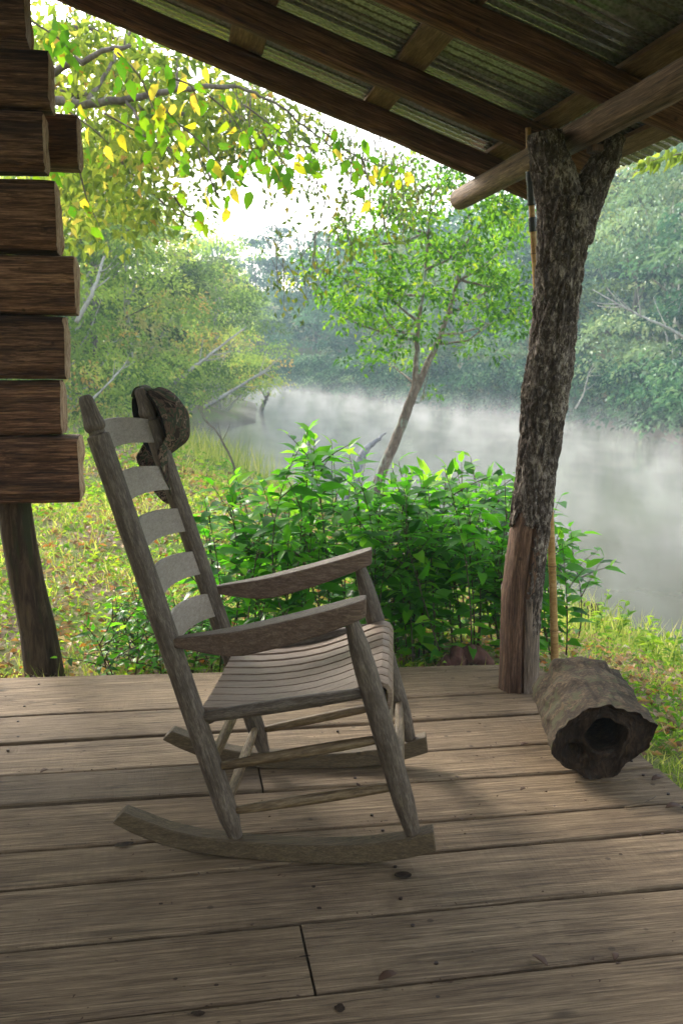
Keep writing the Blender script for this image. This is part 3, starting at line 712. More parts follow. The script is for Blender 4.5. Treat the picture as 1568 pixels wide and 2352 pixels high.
# plate beam carried by the fork
log_tube((1.432, -1.6, 2.013), (1.432, 5.10, 2.013), .052, .052, 60, seed=2).build('beam', M['beam'], roof, True, auto=55)
SL = .365
def roof_z(x): return 2.062 + SL * (1.43 - x)        # underside of rafters
for (y, xe, w, h) in ((4.79, 1.70, .042, .062), (4.13, 1.775, .042, .062), (3.34, 1.80, .042, .060), (2.25, 1.80, .045, .062), (1.3, 1.80, .045, .062), (.35, 1.8, .045, .062), (-.6, 1.8, .045, .062)):
    A = (xe, y, roof_z(xe) + h); B = (-2.6, y, roof_z(-2.6) + h)
    log_tube(A, B, 1, 1, 60, sq=(h, w), seed=y, flat=.55, m=28).build('rafter', M['rafter'], roof, True, auto=45)
nrm = unit(np.array([SL, 0, 1.]))
sl = unit(np.array([1., 0, -SL]))
for i, (x, w) in enumerate([(1.79, .045), (1.51, .045), (.947, .060), (.355, .078), (-.3, .06), (-1.1, .06), (-2.0, .06)]):
    c = np.array([x, 1.7, roof_z(x) + .135]); mb = MB()
    mb.box(c, (w, 3.22, .012), (sl, (0, 1, 0), nrm)); mb.build('batten', M['batten'], roof, False, .003)
# corrugated sheet: fine corrugations plus taller side ribs, running down the slope
ys = np.arange(-1.6, 4.93, .005)
def prof_z(y):
    v = .0030 * math.cos(2 * math.pi * y / .068)
    q = (y + .18) % .32
    if q < .045: v += .019 * math.sin(math.pi * q / .045) ** .5
    elif .065 < q < .085: v += .010 * math.sin(math.pi * (q - .065) / .02) ** .5
    elif .125 < q < .14: v += .007 * math.sin(math.pi * (q - .125) / .015) ** .5
    return v
xs = [1.93, 1.2, .4, -.4, -1.3, -2.6]; V = []
for x in xs:
    for y in ys: V.append((x, y, roof_z(x) + .158 + .006 + prof_z(y)))
n = len(ys); F_ = [(i * n + k, i * n + k + 1, (i + 1) * n + k + 1, (i + 1) * n + k) for i in range(len(xs) - 1) for k in range(n - 1)]
o = mesh_obj('metal_sheet', V, F_, M['metal'], roof, False); m = o.modifiers.new('s', 'SOLIDIFY'); m.thickness = .001
o = MB(); o.box((1.462, 3.50, 1.952), (.020, .030, .011)); o.build('wood_shim', M['stripped'], roof, False, .002)

# ------------------------------------------------------------------ cabin log wall end
wall = empty('log_wall', (-.6, 4.2, .66), 'stack of dark hewn cabin logs at the left edge', 'wall')
for i, (x1, z0, z1, y0, dep) in enumerate([(-.50, 2.392, 2.66, 4.10, .20), (-.425, 2.157, 2.368, 4.10, .20), (-.452, 1.925, 2.142, 4.08, .17), (-.350, 1.985, 2.20, 4.36, .16), (-.420, 1.633, 1.897, 4.10, .21), (-.360, 1.403, 1.625, 4.10, .20), (-.408, 1.152, 1.397, 4.10, .20), (-.432, .935, 1.147, 4.11, .19), (-.372, .668, .932, 4.10, .21)]):
    mb = MB(); n = 90; m = 64; V = []; zc = (z0 + z1) / 2; hz = (z1 - z0) / 2; hy = dep / 2
    for k in range(n + 1):
        a = k / n; x = x1 - 2.9 * (a ** 1.5)
        for q in range(m):
            th = 2 * math.pi * q / m; c, s_ = math.cos(th), math.sin(th)
            e = .33; yy = math.copysign(abs(c) ** e, c); zz = math.copysign(abs(s_) ** e, s_)
            sk = .010 * noise.noise(Vector((th, i, 3))) if k == 0 else 0
            crk = noise.noise(Vector((x * 1.3 + i * 9, th * 3.2, i))); ns = 1 + .06 * noise.noise(Vector((x * 3, math.cos(th) * 1.4 + i * 5, math.sin(th) * 1.4))) - .07 * max(0, 1 - abs(crk) / .06) + .03 * noise.noise(Vector((x * 9, c * 5 + i, s_ * 5)))
            chamf = .985 if k == 0 else 1
            V.append((x + sk * .4 + (.006 * noise.noise(Vector((c * 2, s_ * 2, i))) if k < 2 else 0), y0 + hy + hy * yy * ns * chamf, zc + hz * zz * ns * chamf))
    F_ = [(k * m + q, (k + 1) * m + q, (k + 1) * m + (q + 1) % m, k * m + (q + 1) % m) for k in range(n) for q in range(m)]
    mb.add(V, F_); lo = mb.build('wall_log', M['log'], wall, True, auto=60)
    # sawn end grain, rough
    ring = V[:m]; cen = np.mean(np.array(ring), 0); V2 = [cen + np.array([.010, 0, 0])]
    rings = 5
    for r_ in range(1, rings + 1):
        for p_ in ring:
            q_ = cen + (np.array(p_) - cen) * r_ / rings * .995; V2.append(q_ + np.array([(.005 + .012 * noise.noise(Vector((q_[1] * 30, q_[2] * 12, i)))) * (1 if r_ < rings else 0), 0, 0]))
    F2 = [(0, 1 + q, 1 + (q + 1) % m) for q in range(m)] + [(1 + (r_ - 1) * m + q, 1 + r_ * m + q, 1 + r_ * m + (q + 1) % m, 1 + (r_ - 1) * m + (q + 1) % m) for r_ in range(1, rings) for q in range(m)]
    eo = mesh_obj('log_end', V2, F2, M['logend'], None, False)
    eo.parent = lo; eo.location = (0, 0, 0)
cw = empty('light_blocking_wall', (-3.25, 0, 0), 'unseen dark log wall added along the porch to block light from the left', 'wall', None, 'structure')  # added out of frame: cuts light from the left, leaving the river side
for i in range(15):
    z = .10 + i * .235; log_tube((-3.25, -1.9, z), (-3.25, 2.6, z), .125, .125, 30, seed=i + 60, flat=.6, m=16).build('wall_log', M['log'], cw, True)
# pier post under the logs
mb = MB(); n = 60
pth = [(-.665, 4.36, .672), (-.650, 4.36, .5), (-.625, 4.36, .3), (-.590, 4.36, .1), (-.570, 4.36, -.1), (-.56, 4.36, -.4)]
P = np.array(pth); tt = np.linspace(0, 1, n); kx = np.linspace(0, 1, len(P)); C = np.stack([np.interp(tt, kx, P[:, j]) for j in range(3)], 1)
mb.tube(C, np.interp(tt, [0, .5, .8, 1], [.070, .074, .085, .115]), 48, True, lambda i, k, c, th: .96 + .05 * noise.noise(Vector((math.cos(th) * 3, math.sin(th) * 3, c[2] * 1.2))) - .14 * math.exp(-(((th - 1.9) % (2 * math.pi)) / .16) ** 2) - .1 * math.exp(-(((th - 2.9) % (2 * math.pi)) / .12) ** 2), up=(0, 1, 0))
pier = mb.build('pier_post', M['pier'], None, True); tag(pier, 'leaning mossy trunk propping up the stack of cabin logs', 'post')

# ------------------------------------------------------------------ hollow log on the deck
A = np.array([1.214, 2.72, .112]); B = np.array([1.325, 3.22, .112])
ax = unit(B - A); sx = unit(np.cross(ax, [0, 0, 1])); sz = np.cross(sx, ax)
hl = empty('hollow_log', (1.31, 3.0, 0), 'short hollow knobbly log lying at the deck edge by the post', 'log')
outl = [(-148, .125), (-127, .112), (-92, .110), (-59, .116), (-40, .104), (-12, .128), (-5, .142), (12, .170), (21, .182), (32, .155), (60, .124), (90, .110), (123, .105), (145, .107), (165, .122), (180, .134), (192, .142), (212, .125)]
def orad(dg):
    dg = (dg + 148) % 360 - 148; xs_ = [o_[0] for o_ in outl]; return float(np.interp(dg, xs_, [o_[1] for o_ in outl]))
n, m = 70, 110; V = []
for i in range(n + 1):
    a = i / n
    for k in range(m):
        dg = 360 * k / m; th = R(dg); c, s_ = math.cos(th), math.sin(th)
        r = orad(dg) * (1 - .06 * a); q = 1 + .05 * noise.noise(Vector((c * 1.5, s_ * 1.5, a * 2))) + .035 * noise.noise(Vector((c * 9, s_ * 9, a * 5))) + .05 * max(0, noise.noise(Vector((c * 4.5, s_ * 4.5, a * 2.2 + 8)))) + .02 * noise.noise(Vector((c * 22, s_ * 22, a * 12))) + .06 * noise.noise(Vector((c * 4, s_ * 4, a * 6)))
        for (ka, kd, kh, kw) in ((.30, 150, .10, .05), (.45, 165, -.10, .06), (.6, 140, .12, .05), (.25, 175, -.12, .05), (.75, 160, -.12, .06), (.5, 105, .09, .035), (.92, 120, .22, .04), (.9, 60, .16, .05), (.55, 55, .08, .10)):
            dd = ((dg - kd + 180) % 360 - 180) / 57.3 * .12
            q += kh * math.exp(-((a - ka) * .52 / kw) ** 2 - (dd / kw) ** 2)
        z_ = r * s_ * q
        V.append(A + (B - A) * (a + (.035 * noise.noise(Vector((c * 2.5, s_ * 2.5, 9))) * (1 if a < .1 or a > .9 else .5))) + sx * r * c * q + sz * max(z_, -.112))
F_ = [(i * m + k, i * m + (k + 1) % m, (i + 1) * m + (k + 1) % m, (i + 1) * m + k) for i in range(n) for k in range(m)] 
front = V[:m]; cen = A + sx * .022 + sz * .020
# front face with hollow: outer ring -> lip -> inside
base = len(V); rad_h = []
RG = 14
for st in range(1, RG + 5):
    for k in range(m):
        th = 2 * math.pi * k / m; rh = .054 * (1 + .18 * noise.noise(Vector((math.cos(th) * 1.4, math.sin(th) * 1.4, 2))))
        hp = cen + sx * rh * math.cos(th) * 1.15 + sz * rh * math.sin(th)
        fp = np.array(front[k])
        if st <= RG:
            f = st / RG; p_ = fp + (hp - fp) * f + ax * (.004 + .006 * noise.noise(Vector((fp[0] * 30 * f, fp[2] * 30, st)))) + ax * (.012 * math.sin(f * math.pi) + .006 * noise.noise(Vector((f * 9, k * .12, 5))))
            dk = np.linalg.norm(p_ - (A - sx * .067 - sz * .034)); p_ = p_ + ax * .07 / (1 + (dk / .024) ** 6)
        else:
            p_ = hp + ax * (.10 * (st - RG))
        V.append(p_)
seq = [0] + [base + (st - 1) * m for st in range(1, RG + 5)]
body_faces = list(F_)
face_f = []
for a_, b_ in zip(seq[:-1], seq[1:]):
    for k in range(m): face_f.append((a_ + (k + 1) % m, a_ + k, b_ + k, b_ + (k + 1) % m))
face_f.append(tuple(seq[-1] + k for k in range(m)))
back = (tuple(n * m + k for k in range(m)),)
mesh_obj('bark_shell', V, body_faces + list(back), M['hollow'], hl)
mesh_obj('hollow_end', V, face_f, M['hole'], hl)
# ------------------------------------------------------------------ bamboo pole
bt = np.array([1.412, 4.03, 2.13]); bb = np.array([1.618, 4.10, -.16])
bam = empty('bamboo_pole', tuple(bb), 'tall bamboo pole with black tape leaning behind the forked post', 'pole')
mb = MB(); pts = []; rs = []
nodes_v = [.10, .225, .35, .47, .585, .69, .79, .885, .965]
for i in range(200):
    a = i / 199; r = .0175 - .006 * a
    for nv_ in nodes_v: r += .0022 * math.exp(-((a - nv_) / .004) ** 2)
    pts.append(bb + (bt - bb) * a + np.array([.010 * math.sin(a * 5), 0, 0])); rs.append(r)
mb.tube(pts, rs, 18); mb.build('cane', M['bamboo'], bam, True)
def on_pole(a): return bb + (bt - bb) * a + np.array([.010 * math.sin(a * 5), 0, 0])
def wrap(z0, z1, nm='tape_wrap', th=.004, mat='tape'):
    a0 = (z0 - bb[2]) / (bt[2] - bb[2]); a1 = (z1 - bb[2]) / (bt[2] - bb[2]); mb = MB(); k = 14
    mb.tube([on_pole(a0 + (a1 - a0) * i / k) for i in range(k + 1)], [.0175 - .006 * (a0 + (a1 - a0) * i / k) + th * (1 + .25 * math.sin(i * 2.3)) for i in range(k + 1)], 18)
    mb.build(nm, M[mat], bam, True)
wrap(1.835, 1.935); wrap(1.93, 1.965, th=.006); wrap(1.735, 1.79)
for nv_ in nodes_v[:7]:
    z = bb[2] + (bt[2] - bb[2]) * nv_; wrap(z - .003, z + .003, 'node_ring', .0019, 'node')

# ------------------------------------------------------------------ shrubs behind the deck
def shrub(name, label, shoots, group=None, leafL=(.055, .13), mat='leaf_bush', lo=.06, dens=1.0):
    """shoots: list of (base xyz, tip xyz)"""
    b0 = np.mean([s_[0] for s_ in shoots], 0); root = empty(name, tuple(b0), label, 'shrub', group)
    sm = MB(); P = []; D = []; NN = []; Ls = []; Tt = []
    for (a, b) in shoots:
        a = np.array(a, float); b = np.array(b, float); ln = np.linalg.norm(b - a); k = 10
        bend = rng.normal(size=3) * .05 * ln; bend[2] = 0
        C = [a + (b - a) * t + bend * 4 * t * (1 - t) for t in np.linspace(0, 1, k)]
        sm.tube(C, np.linspace(.0045, .0014, k), 5)
        subs = [(C, lo)]
        for q in range(int(3 + 3 * rng.random())):         # side shoots
            t0 = rng.uniform(.35, .9); o_ = a + (b - a) * t0 + bend * 4 * t0 * (1 - t0)
            dd = rand_dirs(1)[0]; dd[2] = abs(dd[2]) * .9 + .35; dd = unit(dd); l2 = rng.uniform(.12, .26)
            C2 = [o_ + dd * l2 * t + np.array([0, 0, -.03 * t * t]) for t in np.linspace(0, 1, 5)]
            sm.tube(C2, np.linspace(.003, .0012, 5), 4); subs.append((C2, .1))
        for (CC, l0) in subs:
            CC = np.array(CC); L_ = np.linalg.norm(CC[-1] - CC[0]); nn_ = max(4, int(L_ * (1 - l0) / .030 * dens))
            tt_ = np.linspace(l0, 1, nn_); pp = np.stack([np.interp(tt_, np.linspace(0, 1, len(CC)), CC[:, j]) for j in range(3)], 1)
            ax_ = unit(CC[-1] - CC[0]); az = rng.random() * 6.28
            for i_, p_ in enumerate(pp):
                az += 2.4; o1 = np.array([math.cos(az), math.sin(az), 0.0]); end = tt_[i_] > .96
                d_ = unit(o1 * (.9 if not end else .3) + ax_ * rng.uniform(.25, .7) + rng.normal(size=3) * .15)
                P.append(p_); D.append(d_); NN.append(unit(np.array([0, 0, 1.]) + rng.normal(size=3) * .35)); Ls.append(rng.uniform(*leafL) * (1 if not end else .75))
                Tt.append(np.clip(rng.normal(.38, .26) + (.3 if end or tt_[i_] > .9 else 0), 0, 1))
    sm.build('stems', M['stem'], root, True)
    Ls = np.array(Ls); leaves('foliage', np.array(P), np.array(D), np.array(NN), Ls, Ls * .48, M[mat], root, np.array(Tt), 'lance', droop=.5, fold=.10)
    return root
def shoots_from(tips, depth, base_spread=.18, zb=-.17):
    out = []
    for (x, y) in tips:
        Y = rng.uniform(*depth); t = atY(x, y, Y); cx = np.mean([q[0] for q in tips])
        bx = atY(cx + (x - cx) * .72, 1530, Y)[0] + rng.normal() * base_spread * .4
        by = np.clip(Y + rng.normal() * .1, 4.12, 6.5)
        out.append(((bx, by, zb), tuple(t)))
    return out
def tips_env(env, n, low=.55):
    xs_ = [e[0] for e in env]; out = []
    for _ in range(n):
        x = rng.uniform(xs_[0], xs_[-1]); top = np.interp(x, xs_, [e[1] for e in env]); u = rng.random() ** 1.6
        out.append((x, top + u * (1500 - top) * low))
    for e in env: out.append(e)
    return out
shrub('leafy_shrub', 'tall loose green shrub directly behind the chair arms', shoots_from(tips_env([(470, 1150), (535, 1075), (620, 1135), (690, 1120), (720, 1110)], 18), (4.25, 5.0)), 'green shrubs along the deck edge')
shrub('leafy_shrub', 'green shrub with the two tallest shoots, in front of the leaning tree', shoots_from(tips_env([(705, 985), (722, 1010), (760, 1010), (800, 1030), (840, 1050), (880, 1085), (915, 1060)], 28), (4.25, 5.1)), 'green shrubs along the deck edge')
shrub('leafy_shrub', 'dense dark green shrub just left of the forked post', shoots_from(tips_env([(900, 1075), (960, 1080), (1020, 1075), (1080, 1050), (1130, 1085), (1185, 1110), (1220, 1120)], 46), (4.25, 5.2)), 'green shrubs along the deck edge')
shrub('leafy_shrub', 'narrow green shrub poking out right of the forked post', shoots_from(tips_env([(1230, 1160), (1265, 1190), (1290, 1210), (1300, 1250)], 6, .5), (4.5, 5.0)), 'green shrubs along the deck edge')
shrub('leafy_shrub', 'low small-leaved shrub behind the foot of the chair back', shoots_from(tips_env([(215, 1450), (260, 1380), (300, 1325), (340, 1345), (400, 1400), (460, 1390), (500, 1420)], 22, .8), (4.15, 4.6)), 'green shrubs along the deck edge', (.035, .06), dens=1.2)

# ------------------------------------------------------------------ trees
def limb(mb, pts, r0, r1, n=8, k=16, wob=.0):
    P = np.array(pts, float); tt = np.linspace(0, 1, k); kx = np.linspace(0, 1, len(P))
    C = np.stack([np.interp(tt, kx, P[:, j]) for j in range(3)], 1)
    for _ in range(3): C[1:-1] = (C[:-2] + 2 * C[1:-1] + C[2:]) / 4
    if wob: C[1:-1] += rng.normal(size=(k - 2, 3)) * wob
    mb.tube(C, np.linspace(r0, r1, k), n); return C
# leaning twin-trunk tree on the bank
LT = empty('leaning_tree', tuple(atY(835, 1235, 12.8)), 'young twin-trunk tree leaning out over the river, pale lichen bark', 'tree')
mb = MB(); Y0 = 12.8
def Lp(x, y, dy=0): return atY(x, y, Y0 + dy)
limb(mb, [Lp(815, 1290), Lp(838, 1200), Lp(872, 1090), Lp(905, 1020), Lp(930, 955), Lp(950, 900), Lp(962, 860)], .075, .055, 10, 24, .004)
CA = limb(mb, [Lp(950, 905), Lp(955, 850), Lp(957, 770), Lp(966, 700), Lp(975, 630), Lp(985, 520), Lp(992, 400)], .042, .010, 8, 24, .004)
CB = limb(mb, [Lp(955, 895), Lp(975, 850), Lp(1003, 790, .1), Lp(1030, 720, .2), Lp(1050, 650, .3), Lp(1062, 560, .4), Lp(1080, 470, .5)], .050, .011, 8, 24, .004)
brs = []
for (st, en) in [((957, 770), (870, 700)), ((960, 740), (860, 620)), ((1000, 790), (1130, 740)), ((1010, 770), (1215, 700)), ((1030, 720), (1170, 600)), ((950, 880), (870, 820)), ((957, 780), (770, 720)), ((970, 680), (720, 610)), ((975, 620), (1090, 500)), ((1050, 650), (1190, 540)), ((985, 540), (880, 470)), ((985, 540), (760, 560)), ((1060, 570), (1150, 430)), ((992, 450), (1040, 330)), ((992, 430), (930, 360)), ((1045, 690), (960, 590)), ((965, 720), (905, 760)), ((1055, 640), (1200, 640)), ((985, 560), (1060, 600)), ((940, 930), (985, 900))]:
    dy = rng.uniform(-1.2, 1.2); a = Lp(*st); e = Lp(en[0], en[1], dy); mid = (a + e) / 2 + np.array([0, 0, -.10]) + rng.normal(size=3) * .05
    brs.append(limb(mb, [a, mid, e], .020, .004, 5, 10, .008))
    for q in range(3):
        b_ = brs[-1][rng.integers(4, 9)]; limb(mb, [b_, b_ + rng.normal(size=3) * .25 + [0, 0, .1]], .006, .002, 4, 5)
mb.build('trunk', M['trunk'], LT, True)
cen = []; rad = []
for C in brs[:-1]:
    for q in (4, 5, 6, 7, 8, 9, 9):
        cen.append(C[q] + rng.normal(size=3) * .16 + [0, 0, .05]); rad.append(rng.uniform(.16, .34))
for (x, y, w, h, n_) in [(900, 560, 120, 90, 26), (1120, 600, 80, 120, 30), (1100, 720, 90, 40, 12), (800, 640, 80, 60, 16), (1000, 460, 110, 60, 22), (1140, 460, 60, 60, 20), (980, 380, 60, 50, 8), (960, 660, 70, 60, 10), (900, 800, 30, 20, 3), (990, 900, 8, 8, 1), (850, 700, 80, 40, 8)]:
    for _ in range(n_):
        cen.append(Lp(x + rng.normal() * w * .6, y + rng.normal() * h * .6, rng.uniform(-1.4, 1.4))); rad.append(rng.uniform(.14, .30))
P, D = cluster_points(cen, rad, 420, .5)
leaves('crown', P, unit(D + rng.normal(size=P.shape) * .5 + [0, 0, -.3]), unit(rng.normal(size=P.shape) * .6 + [0, 0, 1]), rng.uniform(.055, .10, len(P)), rng.uniform(.032, .055, len(P)), M['leaf_tree'], LT, np.clip(rng.normal(.42, .22, len(P)) + np.repeat(rng.normal(0, .2, len(cen)), [max(3, int(420 * r * r)) for r in rad]), 0, 1))

# tree at the left whose canopy overhangs (trunk stands outside the frame)
OT = empty('overhanging_tree', (-4.2, 9.5, -.2), 'large yellow-green tree spreading its branches across the top left', 'tree')
mb = MB()
limb(mb, [(-4.2, 9.5, -.3), (-4.1, 9.5, 1.5), (-3.9, 9.4, 3.2), (-3.5, 9.3, 5.0), (-3.0, 9.3, 7.0)], .22, .10, 14, 24, .01)
def Op(x, y, Y): return atY(x, y, Y)
obr = []
for pts, r in [([(-3.95, 9.4, 2.9), Op(80, 225, 8.8), Op(200, 240, 8.4), Op(290, 228, 8.2), Op(400, 205, 8.0), Op(540, 198, 7.8)], .045),
               ([(-3.9, 9.4, 2.6), Op(60, 215, 9.4), Op(160, 212, 9.4), Op(235, 228, 9.5), Op(320, 245, 9.8), Op(420, 262, 10.2)], .060),
               ([(-3.6, 9.3, 3.6), Op(100, 175, 7.0), Op(190, 135, 6.8), Op(300, 104, 6.6)], .035),
               ([Op(540, 198, 7.8), Op(640, 240, 8), Op(740, 320, 8.2), Op(840, 400, 8.4)], .012),
               ([Op(290, 228, 8.2), Op(330, 290, 8.0), Op(380, 330, 7.8), Op(430, 380, 7.6)], .012),
               ([Op(420, 262, 10.2), Op(540, 280, 10.5), Op(660, 330, 11), Op(780, 350, 11.5)], .02),
               ([Op(160, 212, 9.4), Op(240, 330, 9.6), Op(330, 430, 9.8), Op(420, 500, 10)], .02),
               ([Op(408, 205, 8.0), Op(407, 130, 8.2)], .010),
               ([Op(200, 240, 8.4), Op(270, 120, 9), Op(330, 30, 9.5)], .02),
               ([(-3.6, 9.3, 4.6), Op(60, 80, 10), Op(200, 60, 10.5), Op(340, 120, 11)], .04)]:
    obr.append(limb(mb, pts, r, r * .35, 8, 22, .008))
mb.build('trunk', M['twig'], OT, True)
cen = []; rad = []
# (centre px, spread px, count, radius, depth range)
for (x, y, w, h, n_) in [(160, 110, 110, 70, 60), (330, 170, 130, 60, 70), (220, 330, 120, 90, 80), (330, 330, 110, 70, 56), (190, 450, 90, 80, 56), (450, 300, 80, 60, 34), (300, 480, 70, 50, 24), (560, 280, 80, 40, 22), (500, 230, 80, 30, 26), (120, 560, 60, 60, 20)]:
    for _ in range(n_):
        cen.append(Op(x + rng.normal() * w * .75, y + rng.normal() * h * .75, rng.uniform(8.2, 13))); rad.append(rng.uniform(.16, .36))
P, D = cluster_points(cen, rad, 210, .8)
leaves('crown', P, unit(D + rng.normal(size=P.shape) * .5 + [0, 0, -.5]), unit(rng.normal(size=P.shape) * .7 + [0, 0, 1]), rng.uniform(.065, .12, len(P)), rng.uniform(.042, .075, len(P)), M['leaf_over'], OT, np.clip(rng.normal(.42, .2, len(P)) + np.repeat(rng.normal(0, .18, len(cen)), [max(3, int(210 * r * r)) for r in rad]), 0, 1))
# sparse drooping twigs of the same tree against the sky
cen = []; rad = []; tw = MB(); ntw = 0
for (x, y, w, h, n_) in [(600, 360, 70, 50, 14), (720, 380, 80, 50, 16), (850, 410, 80, 50, 16), (640, 480, 60, 40, 6), (680, 300, 60, 40, 14), (700, 620, 60, 40, 10), (740, 560, 60, 60, 12), (640, 640, 20, 30, 3), (880, 520, 50, 60, 12), (950, 440, 50, 40, 16), (800, 480, 70, 60, 8), (600, 250, 50, 30, 16), (540, 330, 60, 40, 10), (760, 330, 70, 30, 16), (870, 370, 60, 30, 12), (480, 420, 50, 40, 5)]:
    for _ in range(n_):
        c = Op(x + rng.normal() * w * .7, y + rng.normal() * h * .7, rng.uniform(8, 11)); cen.append(c); rad.append(rng.uniform(.09, .2))
        ntw += 1; t1_ = MB() if ntw <= 99 else tw
        t1_.tube([c + [0, 0, .25] + rng.normal(size=3) * .1, c + rng.normal(size=3) * .04, c - [0, 0, .18]], [.004, .003, .0015], 4)
        if ntw <= 99: t1_.build('hanging_twig', M['twig'], OT, True)
P, D = cluster_points(cen, rad, 300, 1.0, .5)
leaves('hanging_foliage', P, unit(rng.normal(size=P.shape) * .6 + [0, 0, -1]), rand_dirs(len(P)), rng.uniform(.05, .085, len(P)), rng.uniform(.026, .042, len(P)), M['leaf_sparse'], OT, rng.random(len(P)))
tag(tw.build('twigs', M['twig'], OT, True), kind='stuff')

# nearer broad-leaved branch, big leaves with brown spots
NB = empty('broad_leaf_branch', (-1.2, 6.4, 3.2), 'near branch with large spotted yellow and green leaves', 'tree branch')
mb = MB(); P = []; D = []; L_ = []; T_ = []
for pts, n_, Y in [([(60, 40), (140, 90), (190, 150)], 22, 5.6), ([(270, 120), (330, 180), (345, 240), (385, 300), (420, 360)], 34, 5.4), ([(345, 200), (400, 280), (470, 330), (520, 400), (560, 440)], 36, 5.6), ([(240, 260), (310, 300), (400, 350), (440, 400)], 20, 5.8), ([(560, 240), (640, 300), (690, 360), (740, 385)], 34, 6.2), ([(740, 300), (800, 350), (850, 372), (920, 400)], 40, 6.4), ([(600, 300), (640, 360), (660, 400)], 14, 6.5), ([(480, 220), (530, 260), (570, 330), (600, 370)], 26, 6.0), ([(830, 360), (850, 430), (850, 500)], 5, 6.2), ([(400, 180), (440, 195), (455, 235)], 14, 5.3), ([(180, 380), (200, 460), (230, 520)], 8, 6.2), ([(880, 500), (893, 560)], 3, 5.9), ([(470, 380), (500, 450), (530, 470)], 10, 5.8), ([(150, 250), (220, 300), (250, 330)], 12, 5.8), ([(100, 330), (120, 400)], 6, 5.7), ([(640, 380), (640, 420), (700, 395)], 8, 6.3), ([(400, 450), (430, 500), (455, 495)], 7, 5.9)]:
    mb = MB(); C = limb(mb, [Op(x, y, Y + i * .08) for i, (x, y) in enumerate(pts)], .006, .002, 5, 16); mb.build('twig', M['twig'], NB, True)
    for q in range(int(n_ * .72)):
        c = C[rng.integers(1, 16)] + rng.normal(size=3) * .05; P.append(c); D.append(unit(np.array([rng.normal() * .7, rng.normal() * .5, -1 + rng.normal() * .4]))); L_.append(rng.uniform(.06, .108)); T_.append(rng.random() ** 1.1)
P = np.array(P); L_ = np.array(L_)
nn_ = unit(rng.normal(size=P.shape) * .6 + [0, -1, .2])
leaves('foliage', P, np.array(D), nn_, L_, L_ * .62, M['leaf_big'], NB, np.array(T_), 'lance', droop=.38, fold=.13)
# small spray under the eave, right
EB = empty('ash_leaf_spray', tuple(Op(1600, 350, 6.0)), 'bright leaf spray hanging below the eave at the right edge', 'tree branch')
mb = MB(); C = limb(mb, [Op(1640, 330, 6.2), Op(1570, 352, 6.1), Op(1520, 362, 6.0), Op(1465, 378, 5.9)], .006, .002, 5, 14); P = []; D = []
for i_ in range(1, 14):
    for sg in (-1, 1, 1, -1): P.append(C[i_] + rng.normal(size=3) * .02); D.append(unit(np.array([-.5 + rng.normal() * .3, sg * .5, -.75 + rng.normal() * .35])))
mb.build('twigs', M['twig'], EB, True); P = np.array(P)
leaves('foliage', P, np.array(D), unit(rng.normal(size=P.shape) * .5 + [0, -1, .3]), rng.uniform(.07, .11, len(P)), .032, M['leaf_over'], EB, rng.uniform(.1, .6, len(P)), 'lance')

# bank trees: a few built, copied with their parts
def bank_tree(name, seed, H, Rr, mat, leafL=.17, ncl=70, per=95, limbs=12, barkm='palebranch', lean=(0, 0), low=.08, flat=.5):
    global rng
    rng = np.random.default_rng(seed)
    root = empty(name, (0, 0, 0)); mb = MB()
    lx, ly = lean
    tr = limb(mb, [(0, 0, -.5), (lx * .15, ly * .15, H * .25), (lx * .4, ly * .4, H * .5), (lx * .8, ly * .8, H * .9)], .14, .04, 8, 16, .03)
    cen = []; rad = []
    for _ in range(ncl):
        h = rng.uniform(low, 1); prof_ = (math.sin(math.pi * min(1, (h * .82 + .16))) ** .65)
        az = rng.random() * 6.283; rr_ = Rr * prof_ * rng.uniform(.45, 1.0)
        c = np.array([lx * h + rr_ * math.cos(az), ly * h + rr_ * math.sin(az), h * H]); cen.append(c); rad.append(rng.uniform(.45, 1.35) * Rr / 3.4)
    for _ in range(limbs):
        c = cen[rng.integers(len(cen))]; s_ = tr[int(np.clip(c[2] / H * 15 - 3, 1, 14))]
        limb(mb, [s_, (s_ + c) / 2 + rng.normal(size=3) * .3, c * 1.03], .05, .012, 5, 10, .03)
    mb.build('trunk', M[barkm], root, True)
    P, D, NN = billow_points(cen, rad, per, flat)
    tn = np.clip(rng.normal(.42, .10, len(P)) + np.repeat(rng.normal(0, .30, len(cen)), [max(3, int(per * r * r)) for r in rad]), 0, 1)
    leaves('crown', P, D, NN, rng.uniform(.7, 1.25, len(P)) * leafL, rng.uniform(.4, .6, len(P)) * leafL, M[mat], root, tn)
    return root
def copy_tree(o, loc, rz, sc, label, group, cat='tree', first=False):
    if first: c = o
    else:
        c = o.copy(); COL.objects.link(c)
        for ch in list(o.children):
            d = ch.copy(); COL.objects.link(d); d.parent = c
    c.location = loc; c.rotation_euler = (0, 0, rz); c.scale = (sc, sc, sc); tag(c, label, cat, group); return c
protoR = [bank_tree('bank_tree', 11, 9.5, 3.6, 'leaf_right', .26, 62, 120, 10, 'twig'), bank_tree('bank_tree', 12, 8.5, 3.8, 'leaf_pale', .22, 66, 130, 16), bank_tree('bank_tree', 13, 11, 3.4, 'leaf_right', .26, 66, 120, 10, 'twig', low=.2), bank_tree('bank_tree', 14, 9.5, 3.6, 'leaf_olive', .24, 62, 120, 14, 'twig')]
protoL = [bank_tree('willow_tree', 21, 8.5, 3.0, 'leaf_left', .15, 80, 230, 16, 'palebranch', flat=.6), bank_tree('willow_tree', 22, 6.0, 2.6, 'leaf_left', .14, 66, 250, 14, 'palebranch', flat=.6), bank_tree('willow_tree', 23, 7.0, 2.8, 'leaf_olive', .16, 66, 200, 14, 'twig', flat=.6)]
gR = 'trees along the far river bank'; gL = 'trees on the left bank'
used = set()
